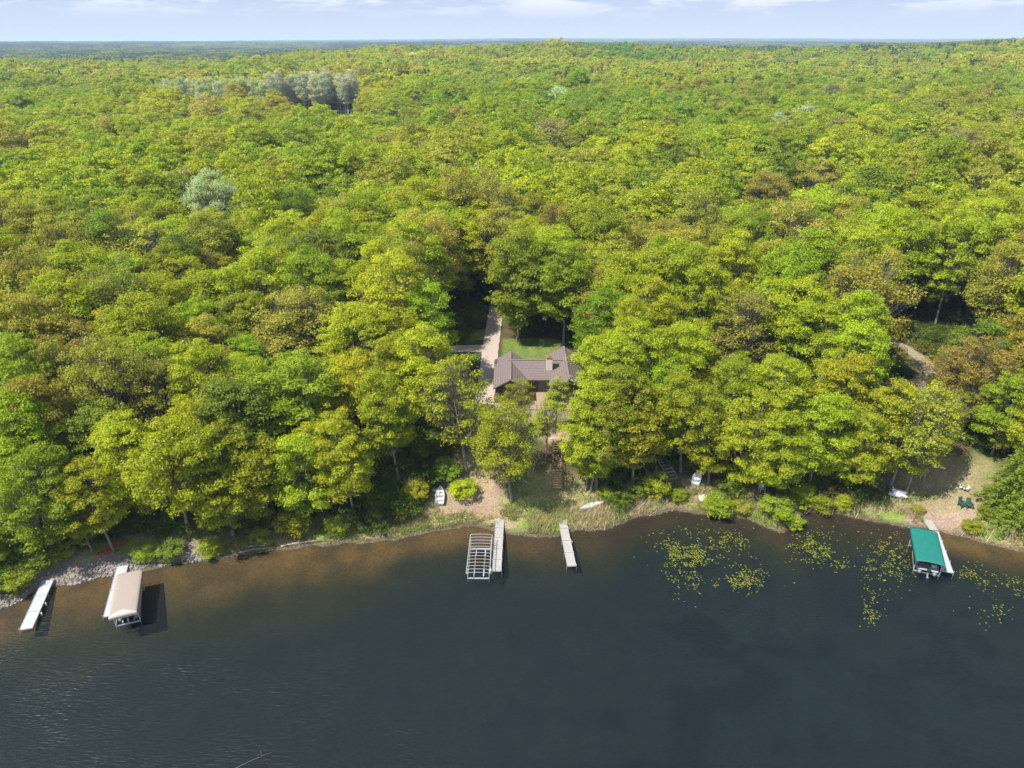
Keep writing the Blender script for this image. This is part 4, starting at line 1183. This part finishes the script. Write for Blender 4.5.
def blocked(x, y):
    px_ = 512 + F * x / (np.maximum(y, 1) * cP + 24)
    b = (x > -9) & (x < 15.5) & (y < 122)
    b |= (x > -15) & (x < 0) & (y < 95)
    b |= (x > -15) & (x < 2.5) & (y > 124) & (y < 151)
    b |= (px_ > 850) & (px_ < 955) & (y > 91) & (y < 136)
    b |= (x > -15.5) & (x < -6) & (y > 98) & (y < 130)
    b |= (x > -8) & (x < 12) & (y > 112) & (y < 133.5)
    b |= (x > -8) & (x < -0.4) & (y < 152)
    b |= (x > pB.x - 7) & (x < pB.x + 11) & (y < 91)
    b |= (((x - 78) / 10) ** 2 + ((y - 120) / 15) ** 2 < 1)
    b |= (x > 72) & (x < 88) & (y > 103) & (y < 122)
    b |= (x > pE.x - 8) & (x < pE.x + 2) & (y < pE.y + 6)
    b |= (x > 45) & (x < 55) & (y < 88)
    px = 512 + F * x / np.maximum(y, 1) / cP
    b |= (px > 278) & (px < 362) & (y > 392) & (y < 592)
    b |= (px > 165) & (px < 280) & (y > 462) & (y < 565)
    return b

PX0 = np.array([(t['x'], t['y'], 2.9 * max(t['w'], 0.8) * t['h'] / 18) for t in ALL])
cell = {}
def add_cell(x, y, rr): cell.setdefault((int(x // 10), int(y // 10)), []).append((x, y, rr))
for x, y, rr in PX0: add_cell(x, y, rr)
cand = []
for t in range(46000):
    y = 60 + 250 * math.sqrt(random.random()); hw = 0.85 * y + 30
    x = random.uniform(-hw, hw)
    s = y - float(np.interp(x, SX, SY))
    if s < 3.5 or blocked(np.array(x), np.array(y)): continue
    rr = random.uniform(2.3, 4.1) * (0.88 if s < 25 else 1.0 + min(s, 250) / 250 * 0.18)
    ok = True
    for i in range(int(x // 10) - 1, int(x // 10) + 2):
        for j in range(int(y // 10) - 1, int(y // 10) + 2):
            for (a, b_, r2) in cell.get((i, j), ()):
                if (a - x) ** 2 + (b_ - y) ** 2 < (rr + r2) ** 2 * 0.86:
                    ok = False; break
            if not ok: break
        if not ok: break
    if ok:
        add_cell(x, y, rr); cand.append((x, y, rr, s))
# seen through the frame, nearest first
def species(x, y):
    w = TP.copy()
    k = float(fbm(x / 38, y / 38, 201, 2)); q = float(fbm(x / 30 + 50, y / 30, 202, 2))
    w[TN.index('bronze')] *= 0.75 * math.exp(6 * (k - 0.5)); w[TN.index('olive')] *= math.exp(6 * (k - 0.5))
    w[TN.index('fresh green')] *= math.exp(8 * (q - 0.5)); w[TN.index('deep green')] *= math.exp(8 * (q - 0.5))
    if x > 25: w[TN.index('bronze')] *= 1.3; w[TN.index('olive')] *= 1.35
    if y > 300: w[TN.index('olive')] *= 1.6; w[TN.index('bronze')] *= 1.3; w[TN.index('yellow green')] *= 1.0; w[TN.index('tan')] *= 1.5
    return random.choices(TN, w / w.sum())[0]
cand.sort(key=lambda c_: c_[1] * cP + 20)
REST = []
FEAT = []
for t in ALL:
    if t['y'] > 95 and t['label'] and ('crown' in t['label'] or 'round pale' in t['label']) and t['name'] == 'broadleaf_tree':
        px, py, d = to_px(t['x'], t['y'], t['z'] + t['h']); FEAT.append((px, py, F * 5.2 * t['w'] * t['h'] / 18 / d, t['y']))
room = 298 - sum(1 for t in ALL if t['name'] == 'broadleaf_tree')
for x, y, rr, s in cand:
    h = random.uniform(15.0, 20.5) if s < 30 else random.uniform(17.5, 22.5) + random.uniform(-1.5, 2.5) + 7 * (float(vnoise(x / 28, y / 28, 77)) - 0.5)
    if s > 25: h += (rr - 3.4) * 2.0
    if s < 12: h *= 0.86
    w = min(max(rr / 3.35, 0.75), 1.5) * random.uniform(1.0, 1.15) * 18 / h * 1.08
    for fpx, fpy, fr_, fy_ in FEAT:
        if y < fy_ and y > fy_ - 70:
            for _ in range(14):
                px, py, d = to_px(x, y, g1(x, y) + h)
                if abs(px - fpx) < fr_ + 18 and py < fpy + fr_ * 1.5 and h > 9.5:
                    h -= 0.7
    colour = species(x, y)
    px, py, d = to_px(x, y, 6 + h * 0.75)
    if room > 0 and -35 < px < 1059 and py > -20:
        kit = random.choice(SPARSE) if colour in ('bronze', 'tan', 'pale grey') or (colour == 'olive' and random.random() < 0.6) else random.choice(SKIRT if s < 13 and random.random() < 0.25 else BROAD)
        plant('broadleaf_tree', kit, x, y, h, w, colour, tilt=(random.uniform(0.02, 0.15), random.uniform(-0.08, 0.08)) if s < 14 else (random.gauss(0, 0.03), random.gauss(0, 0.03)), group='broadleaf trees of the lakeside wood'); room -= 1
    else:
        REST.append((x, y, h, w, colour))
NEAR_END = max(t['y'] for t in ALL if t['name'] == 'broadleaf_tree' and t['label'] is None)

# poplar stand
k = 0
for px in np.linspace(284, 357, 12):
    for yy in (566, 578):
        x = (px + random.uniform(-5, 5) - CX) / F * (yy * cP + 22)
        plant('poplar_tree', random.choice(POPLAR), x, yy + random.uniform(-9, 6), random.uniform(24, 32), random.uniform(0.9, 1.15), 'pale grey',
              label='pale grey poplar in the bare stand rising out of the canopy at upper left', group='pale poplar stand')
for px in np.linspace(172, 274, 15):
    yy = random.uniform(520, 560)
    x = (px - CX) / F * (yy * cP + 22)
    plant('poplar_tree', random.choice(POPLAR), x, yy, random.uniform(26, 31), 1.0, 'pale grey' if random.random() < 0.35 else 'tan',
          label='yellowish poplar in the thin stand left of the pale grey poplars', group='yellowish poplar stand')
for t in ALL:
    if t['c'] == 'tan' and t['name'] == 'poplar_tree':
        [setattr(ch, 'color', (0.42, 0.46, 0.17, 1)) for ch in t['o'].children if ch.name.startswith('crown')]

# ---- labels of the trees that have none yet: colour, rank from the shore, landmark
LM = [(-10, 'the left edge of the view'), (37, 'the far left dock'), (80, 'the stony shore'), (128, 'the beige canopy'), (180, 'the dark shore shrub'), (232, 'the forked driftwood'), (272, 'the wet driftwood log'), (315, 'the longest driftwood log'),
      (365, 'the shore right of the driftwood'), (410, 'the rowboat shrubs'), (442, 'the white rowboat'), (480, 'the uncovered lift'), (515, 'the straight bleached dock'), (560, 'the wooden stairs'),
      (592, 'the white canoe'), (625, 'the tip of the canoe'), (668, 'the timber steps'), (698, 'the pale skiff'), (722, 'the big rounded shore shrub'), (752, 'the small lily bed'), (785, 'the bushy point'),
      (820, 'the lily pads off the point'), (858, 'the shore left of the pedal boat'), (898, 'the pedal boat'), (930, 'the teal canopy'), (966, 'the two green chairs'), (1010, 'the bright conifer'), (1050, 'the right edge of the view')]
ORD = 'nearest second third fourth fifth sixth seventh eighth ninth tenth eleventh twelfth'.split()
grp = {}
for t in ALL:
    if t['name'] == 'broadleaf_tree' and not t['label']:
        px, py, d = to_px(t['x'], t['y'], t['z'] + t['h'] * 0.7)
        lm = min(LM, key=lambda q: abs(q[0] - px))[1]
        grp.setdefault((t['c'], lm), []).append(t)
for (cn_, lm), ts in grp.items():
    ts.sort(key=lambda t: t['y'] - float(np.interp(t['x'], SX, SY)))
    for k, t in enumerate(ts):
        if len(ts) == 1:
            t['o']['label'] = f"{cn_} tree, the only such crown inland of {lm}"
        else:
            t['o']['label'] = f"{cn_} tree, {ORD[k]} {cn_} one inland of {lm}"

# ================================================================== THE REST OF THE FOREST (one object)
PROTO = bpy.data.collections.new('tree_kinds')
def far_proto(i, q, var, mi=None, trunk=None):
    if trunk:
        h, r0 = trunk
        tq = []
        for k in range(5):
            a, b_ = 6.283 * k / 5, 6.283 * (k + 1) / 5
            tq.append([(math.cos(a) * r0, math.sin(a) * r0, -0.4), (math.cos(b_) * r0, math.sin(b_) * r0, -0.4), (math.cos(b_) * r0 * .4, math.sin(b_) * r0 * .4, h), (math.cos(a) * r0 * .4, math.sin(a) * r0 * .4, h)])
        n0 = len(q)
        q = np.concatenate([q, np.array(tq)]); var = np.concatenate([var, np.full(5, 0.5)])
        mi = np.concatenate([np.zeros(n0, int) if mi is None else mi, np.ones(5, int)])
    o = bpy.data.objects.new(f'kind_{i:02d}', quads_mesh('forest_tree', q, var, [M_LEAF_FAR, M_BARK], mi))
    PROTO.objects.link(o)
for k in range(8):      # 0-7 mid distance
    r = np.random.default_rng(400 + k)
    rad = (5.0, 5.6, 4.6, 5.4, 4.9, 5.8, 4.7, 5.2)[k]
    q, var, mi, c = crown_quads(r, 18, rad, 4.0, 125, 84, 0.24, 1.15, open_=0.3 + 0.3 * (k > 5), twigs=60)
    far_proto(k, q, var, mi, (12, 0.25))
for k in range(4):      # 8-11 low detail
    r = np.random.default_rng(420 + k)
    q, var, mi, c = crown_quads(r, 18, 5.2 + 0.3 * k, 5.0, 85, 32, 0.52, 1.5, open_=0.2)
    far_proto(8 + k, q, var, mi)
for k in range(2):      # 12-13 conifers
    r = np.random.default_rng(440 + k)
    q, var = conifer_quads(r, 18, 2.8 + 0.6 * k, 1.5, 24, 20, 0.5)
    far_proto(12 + k, q, var)
def stand(r, conifer):
    Q, V = [], []
    for a in range(6):
        for b_ in range(6):
            x, y = (a + 0.5 + r.normal() * 0.2) * 7 - 21, (b_ + 0.5 + r.normal() * 0.2) * 7 - 21
            if conifer and r.random() < 0.75:
                q, v = conifer_quads(r, 18 * r.uniform(.75, 1.2), 2.8, 3.0, 5, 5, 1.2)
            else:
                q, v, mi, c = crown_quads(r, 18 * r.uniform(.85, 1.12), 5.2, 8.0, 22, 8, 1.25, 1.8)
            q = q + np.array([x, y, 0]); Q.append(q); V.append(np.clip(v * 0.6 + r.random() * 0.4, 0, 1))
    return np.concatenate(Q), np.concatenate(V)
for k in range(3):      # 14-16 broadleaf stands 42 m square, 17-18 conifer stands
    far_proto(14 + k, *stand(np.random.default_rng(460 + k), False))
for k in range(2):
    far_proto(17 + k, *stand(np.random.default_rng(470 + k), True))

TARR = np.array([TINT[n] for n in TN])
pts, scl, rot, idx, tin = [], [], [], [], []
def push(x, y, sx, sz, i, tint, z=None):
    pts.append(np.stack([x, y, gh(x, y) if z is None else z], 1)); n = len(x)
    scl.append(np.stack([sx, sx, sz], 1)); rot.append(rng.uniform(0, 6.283, n)); idx.append(i); tin.append(tint)
ra_ = np.array([(a, b_, h, w) for a, b_, h, w, c_ in REST])
push(ra_[:, 0], ra_[:, 1], ra_[:, 3] * ra_[:, 2] / 18, ra_[:, 2] / 18, rng.integers(0, 8, len(ra_)),
     np.array([TINT[c_] for *_, c_ in REST]) * (1 + rng.normal(size=(len(ra_), 1)) * 0.09))
def tints(x, y):
    n = len(x)
    k = fbm(x / 45, y / 45, 201, 3); q = fbm(x / 40 + 50, y / 40, 202, 3)
    W = np.tile(TP, (n, 1))
    W[:, TN.index('bronze')] *= np.exp(7 * (k - 0.5)) * 1.0; W[:, TN.index('olive')] *= np.exp(6 * (k - 0.5)) * 1.7
    W[:, TN.index('fresh green')] *= np.exp(8 * (q - 0.5)); W[:, TN.index('deep green')] *= np.exp(8 * (q - 0.5)) * 0.6
    W[:, TN.index('yellow green')] *= 1.3
    W /= W.sum(1, keepdims=True)
    u = rng.random(n)[:, None]
    sp_ = (u > np.cumsum(W, 1)).sum(1).clip(0, len(TN) - 1)
    st_ = (fbm(x / 120, y / 150, 313, 3) - 0.5)[:, None]
    return TARR[sp_] * (1 + rng.normal(size=(n, 1)) * 0.1) * (1 + st_ * np.array((0.9, 0.35, 0.6))), sp_
def grid_pts(y0, y1, sp, half=1.15):
    X, Y = [], []
    yy = np.arange(y0, y1, sp * 0.9)
    for v in yy:
        hw = half * v + 30
        x = np.arange(-hw, hw, sp)
        X.append(x + rng.normal(size=len(x)) * sp * 0.24); Y.append(v + rng.normal(size=len(x)) * sp * 0.24)
    return np.concatenate(X), np.concatenate(Y)
def pxof(x, y): return 512 + F * x / np.maximum(y, 1) / cP
CONT = np.array((0.065, 0.115, 0.055))
x, y = grid_pts(306, 1250, 9.2)
kp = ~blocked(x, y)
x, y = x[kp], y[kp]; n = len(x); px = pxof(x, y)
tn, _ = tints(x, y)
stand_h = fbm(x / 55, y / 70, 311, 3)
w = rng.uniform(0.95, 1.5, n); h = 0.52 + 0.48 * w + rng.normal(size=n) * 0.12 + 0.8 * (stand_h - 0.5)
i_ = np.where(y < 620, rng.integers(0, 8, n), 8 + rng.integers(0, 4, n))
cf = (fbm(x / 90, y / 120, 301, 3) > 0.66) & (rng.random(n) < 0.35) & (y > 600)
cf |= (px > 690) & (y > 680) & (y < 1150) & (rng.random(n) < 0.45 * smooth(0.46, 0.6, fbm(x / 90, y / 60, 303, 2)))
i_ = np.where(cf, 12 + rng.integers(0, 2, n), i_); tn = np.where(cf[:, None], CONT * (1 + 0.15 * rng.normal(size=(n, 1))), tn)
h = np.where(cf, h * 0.95, h); w = np.where(cf, w * 1.15, w)
cf |= (px > 670) & (y > 860) & (rng.random(n) < 0.5 * smooth(0.4, 0.58, fbm(x / 60, y / 50, 317, 2)))
cf |= (px > 560) & (px < 760) & (y > 560) & (y < 760) & (rng.random(n) < 0.35 * smooth(0.5, 0.62, fbm(x / 40, y / 40, 319, 2)))
i_ = np.where(cf, 12 + rng.integers(0, 2, n), i_); tn = np.where(cf[:, None], CONT * (1 + 0.15 * rng.normal(size=(n, 1))), tn)
pn = 10 * (fbm(x / 40, y / 60, 309, 2) - 0.5)
pn = pn + rng.normal(size=n) * 6
pl = (px > 572 + pn) & (px < 655 + pn * 2) & (y > 930 + pn * 15)
tn = np.where(pl[:, None], np.array((0.16, 0.27, 0.03)) * (1 + 0.06 * rng.normal(size=(n, 1))), tn); h = np.where(pl, h * 0.7, h); w = np.where(pl, 0.8, w)
push(x, y, w, h, i_, tn)
for y0, y1, sp, sc in ((1250, 3600, 36, 1.0), (3600, 9000, 64, 1.7), (9000, 13900, 120, 3.0)):
    x, y = grid_pts(y0, y1, sp)
    n = len(x); px = pxof(x, y)
    tn, _ = tints(x * 0.3, y * 0.3); tn = tn * 0.5 + np.array((0.15, 0.165, 0.022)) * 0.5
    pc_ = np.where(px < 560, 0.5, 0.25) * (y > 1800) + 0.35 * (fbm(x / 500, y / 900, 305, 3) > 0.55)
    cloud_shade = (px > 330) & (px < 880) & (y > 2000) & (y < 5200) & (fbm(x / 900, y / 700, 307, 2) > 0.36)  # cloud shadow on the far forest, put in as dark-tinted conifer stands
    pc_ = np.where((px > 670) & (y < 1750), 0.35, pc_)
    pc_ = np.where((px < 260) & (y < 2600), 0.55, pc_)
    pc_ = np.where(cloud_shade, 0.95, pc_)
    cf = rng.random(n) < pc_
    pl = (px > 575 + rng.normal(size=n) * 5) & (px < 655 + rng.normal(size=n) * 5) & (y < 1420)
    tn = np.where(pl[:, None], np.array((0.16, 0.27, 0.03)), tn); cf &= ~pl
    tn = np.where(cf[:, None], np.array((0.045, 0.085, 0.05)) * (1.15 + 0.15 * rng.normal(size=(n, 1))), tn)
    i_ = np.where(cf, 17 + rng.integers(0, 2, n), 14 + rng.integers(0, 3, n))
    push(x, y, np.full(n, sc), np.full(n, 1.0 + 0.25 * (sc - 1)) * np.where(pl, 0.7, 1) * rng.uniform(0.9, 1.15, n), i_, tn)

def scatter(name, coll, pts, scl, rot, idx, tin):
    me = bpy.data.meshes.new(name)
    me.vertices.add(len(pts)); me.vertices.foreach_set('co', pts.astype(np.float32).ravel())
    a = me.attributes.new('scl', 'FLOAT_VECTOR', 'POINT'); a.data.foreach_set('vector', scl.astype(np.float32).ravel())
    a = me.attributes.new('rotv', 'FLOAT_VECTOR', 'POINT'); rv = np.zeros((len(pts), 3), np.float32); rv[:, 2] = rot; a.data.foreach_set('vector', rv.ravel())
    a = me.attributes.new('kind_index', 'INT', 'POINT'); a.data.foreach_set('value', idx.astype(np.int32))
    a = me.attributes.new('tint', 'FLOAT_COLOR', 'POINT'); a.data.foreach_set('color', np.concatenate([np.clip(tin, 0.002, 0.8), np.ones((len(tin), 1))], 1).astype(np.float32).ravel())
    o = bpy.data.objects.new(name, me); COL.objects.link(o)
    ng = bpy.data.node_groups.new(name, 'GeometryNodeTree')
    ng.interface.new_socket('Geometry', in_out='INPUT', socket_type='NodeSocketGeometry'); ng.interface.new_socket('Geometry', in_out='OUTPUT', socket_type='NodeSocketGeometry')
    nn = ng.nodes.new
    gi, go_ = nn('NodeGroupInput'), nn('NodeGroupOutput')
    ci = nn('GeometryNodeCollectionInfo'); ci.inputs['Collection'].default_value = coll
    ci.inputs['Separate Children'].default_value = True; ci.inputs['Reset Children'].default_value = True
    ip = nn('GeometryNodeInstanceOnPoints'); ip.inputs['Pick Instance'].default_value = True
    def na(nm, ty):
        q = nn('GeometryNodeInputNamedAttribute'); q.data_type = ty; q.inputs['Name'].default_value = nm; return q.outputs['Attribute']
    ln = ng.links.new
    ln(gi.outputs[0], ip.inputs['Points']); ln(ci.outputs[0], ip.inputs['Instance'])
    ln(na('kind_index', 'INT'), ip.inputs['Instance Index']); ln(na('scl', 'FLOAT_VECTOR'), ip.inputs['Scale'])
    e2r = nn('FunctionNodeEulerToRotation'); ln(na('rotv', 'FLOAT_VECTOR'), e2r.inputs[0]); ln(e2r.outputs[0], ip.inputs['Rotation'])
    ln(ip.outputs[0], go_.inputs[0])
    md = o.modifiers.new('scatter', 'NODES'); md.node_group = ng
    return o
fo = scatter('distant_forest', PROTO, np.concatenate(pts), np.concatenate(scl), np.concatenate(rot), np.concatenate(idx), np.concatenate(tin))
tag(fo, 'spring woodland stretching back from the nearer trees to the horizon', kind='stuff')
print('forest instances', len(fo.data.vertices), 'individual trees', len(ALL), 'near end', NEAR_END)

# understory
UND = bpy.data.collections.new('undergrowth_kinds')
for k in range(3):
    r = np.random.default_rng(500 + k)
    q, var, mi, c = crown_quads(r, 1.6, 1.1, 0.05, 30, 48, 0.085, 0.42, open_=0.4)
    o = bpy.data.objects.new(f'kind_{k:02d}', quads_mesh('undergrowth_plant', q, var, [M_LEAF_FAR, M_BARK], mi)); UND.objects.link(o)
x = rng.uniform(-110, 130, 30000); y = rng.uniform(40, 190, 30000)
s = y - yshore(x)
def open_ground(x, y):
    b = (x > -7.5) & (x < 14) & (y > 78) & (y < 134)
    b |= (x > -15.5) & (x < -6) & (y > 120) & (y < 131)
    b |= (x > -6.5) & (x < -1) & (y > 100) & (y < 155)
    b |= (x > pB.x - 8) & (x < pB.x + 11) & (y < 92)
    b |= ((x - pA.x) ** 2 + (y - pA.y) ** 2 < 36)
    b |= (np.abs(x - 75) < 3.2) & (y > 112) & (y < 142)
    b |= (np.abs(x + 47) < 10) & (s < 5.0)
    for q in ((440, 497), (441, 502), (592, 507), (669, 474), (697, 482), (703, 497), (897, 494), (103, 555), (761, 490), (284, 546), (310, 543)):
        p_ = atg(*q); b |= ((x - p_.x) ** 2 + (y - p_.y + 0.8) ** 2 < 2.6 ** 2)
    return b
kp = (s > 2.8) & (rng.random(30000) < smooth(0.30, 0.5, fbm(x / 5, y / 5, 401, 3))) & ~open_ground(x, y)
x, y = x[kp], y[kp]; n = len(x)
ut = np.array([(0.09, 0.15, 0.015), (0.16, 0.20, 0.015), (0.06, 0.10, 0.016), (0.14, 0.13, 0.03)])[rng.integers(0, 4, n)]
sc = rng.uniform(0.5, 1.5, n) * np.where(y - yshore(x) < 12, 1.2, 1.0)
tag(scatter('undergrowth', UND, np.stack([x, y, gh(x, y)], 1), np.stack([sc, sc, sc * rng.uniform(0.6, 1.2, n)], 1), rng.uniform(0, 6.28, n), rng.integers(0, 3, n), ut),
    'bushy green undergrowth on the forest floor between the trunks', kind='stuff')

# ================================================================== AIR, SKY, SUN, CAMERA
hz = MB().box((0, 6600, 39.0), (24000, 16600, 104)).build('haze', None) if False else None
m, nt, out = mat('haze')
pv = N(nt, 'VolumePrincipled'); pv.inputs['Color'].default_value = (0.62, 0.79, 1.0, 1); pv.inputs['Density'].default_value = 9.5e-5
pv.inputs['Anisotropy'].default_value = 0.0
L(nt, pv.outputs[0], out.inputs['Volume'])
hz = MB().box((0, 6300, 40.0), (24000, 17000, 104)).build('haze', m)
tag(hz, kind='stuff'); hz.display_type = 'WIRE'

SE, SAZ = R(57), (-0.89, -0.46)
w = bpy.data.worlds.new('World'); scene.world = w; w.use_nodes = True
nt = w.node_tree
for n_ in list(nt.nodes): nt.nodes.remove(n_)
out = nt.nodes.new('ShaderNodeOutputWorld'); bg = N(nt, 'Background', Strength=0.14)
sk_ = N(nt, 'TexSky', sky_type='NISHITA'); sk_.sun_disc = False; sk_.sun_elevation = SE; sk_.sun_rotation = math.atan2(SAZ[0], SAZ[1])
sk_.altitude = 400; sk_.air_density = 1.0; sk_.dust_density = 0.6; sk_.ozone_density = 1.5
tc = N(nt, 'TexCoord'); mp = N(nt, 'Mapping'); mp.inputs['Scale'].default_value = (3.6, 3.6, 20.0)
L(nt, tc.outputs['Generated'], mp.inputs[0])
cn1 = N(nt, 'TexNoise', Scale=2.6, Detail=7.0, Roughness=0.58); L(nt, mp.outputs[0], cn1.inputs['Vector'])
cr1 = N(nt, 'ValToRGB'); cr1.color_ramp.elements[0].position = 0.47; cr1.color_ramp.elements[1].position = 0.58
L(nt, cn1.outputs['Fac'], cr1.inputs[0])
sx_ = N(nt, 'SeparateXYZ'); L(nt, tc.outputs['Generated'], sx_.inputs[0])
ml = N(nt, 'MapRange'); ml.inputs['From Min'].default_value = 0.022; ml.inputs['From Max'].default_value = 0.042; L(nt, sx_.outputs['Z'], ml.inputs['Value'])
mq = N(nt, 'Math', operation='MULTIPLY'); L(nt, cr1.outputs[0], mq.inputs[0]); L(nt, ml.outputs[0], mq.inputs[1])
mq2 = N(nt, 'Math', operation='MULTIPLY'); mq2.inputs[1].default_value = 0.75; L(nt, mq.outputs[0], mq2.inputs[0])
# low on the horizon: pale blue summer haze with small cumulus
lo_ = N(nt, 'MapRange'); lo_.inputs['From Min'].default_value = 0.05; lo_.inputs['From Max'].default_value = 0.30; L(nt, sx_.outputs['Z'], lo_.inputs['Value'])
hz_ = N(nt, 'ValToRGB'); hz_.color_ramp.elements[0].color = (2.75, 3.1, 3.75, 1); hz_.color_ramp.elements[1].color = (2.05, 2.55, 3.5, 1)
hz_.color_ramp.elements[0].position = 0.0; hz_.color_ramp.elements[1].position = 0.06; L(nt, sx_.outputs['Z'], hz_.inputs[0])
mix_ = N(nt, 'Mix', data_type='RGBA'); L(nt, lo_.outputs[0], mix_.inputs[0]); L(nt, hz_.outputs[0], mix_.inputs[6]); L(nt, sk_.outputs[0], mix_.inputs[7])
cm_ = N(nt, 'Mix', data_type='RGBA'); L(nt, mq2.outputs[0], cm_.inputs[0]); L(nt, mix_.outputs[2], cm_.inputs[6]); cm_.inputs[7].default_value = (3.8, 3.9, 4.1, 1)
L(nt, cm_.outputs[2], bg.inputs['Color']); L(nt, bg.outputs[0], out.inputs[0])

sl = bpy.data.lights.new('sun', 'SUN'); sl.energy = 5.0; sl.angle = R(0.53); sl.color = (1.0, 0.955, 0.88)
so = bpy.data.objects.new('sun', sl); COL.objects.link(so)
sv = Vector((SAZ[0] * math.cos(SE), SAZ[1] * math.cos(SE), math.sin(SE)))
so.rotation_euler = (-sv).to_track_quat('-Z', 'Y').to_euler(); so.location = (-60, 20, 120)

cam = bpy.data.cameras.new('camera'); co = bpy.data.objects.new('camera', cam); COL.objects.link(co)
co.location = (0, 0, H); co.rotation_euler = (math.pi / 2 - P, 0, 0)
cam.sensor_width = 36; cam.lens = F / 1024 * 36; cam.clip_start = 0.5; cam.clip_end = 40000
scene.camera = co
scene.view_settings.view_transform = 'Standard'; scene.view_settings.look = 'None'
scene.view_settings.exposure = 0.88; scene.view_settings.gamma = 1.0
cy = scene.cycles
cy.use_denoising = True
cy.max_bounces = 6; cy.diffuse_bounces = 4; cy.glossy_bounces = 2; cy.transmission_bounces = 4; cy.transparent_max_bounces = 8; cy.volume_bounces = 0
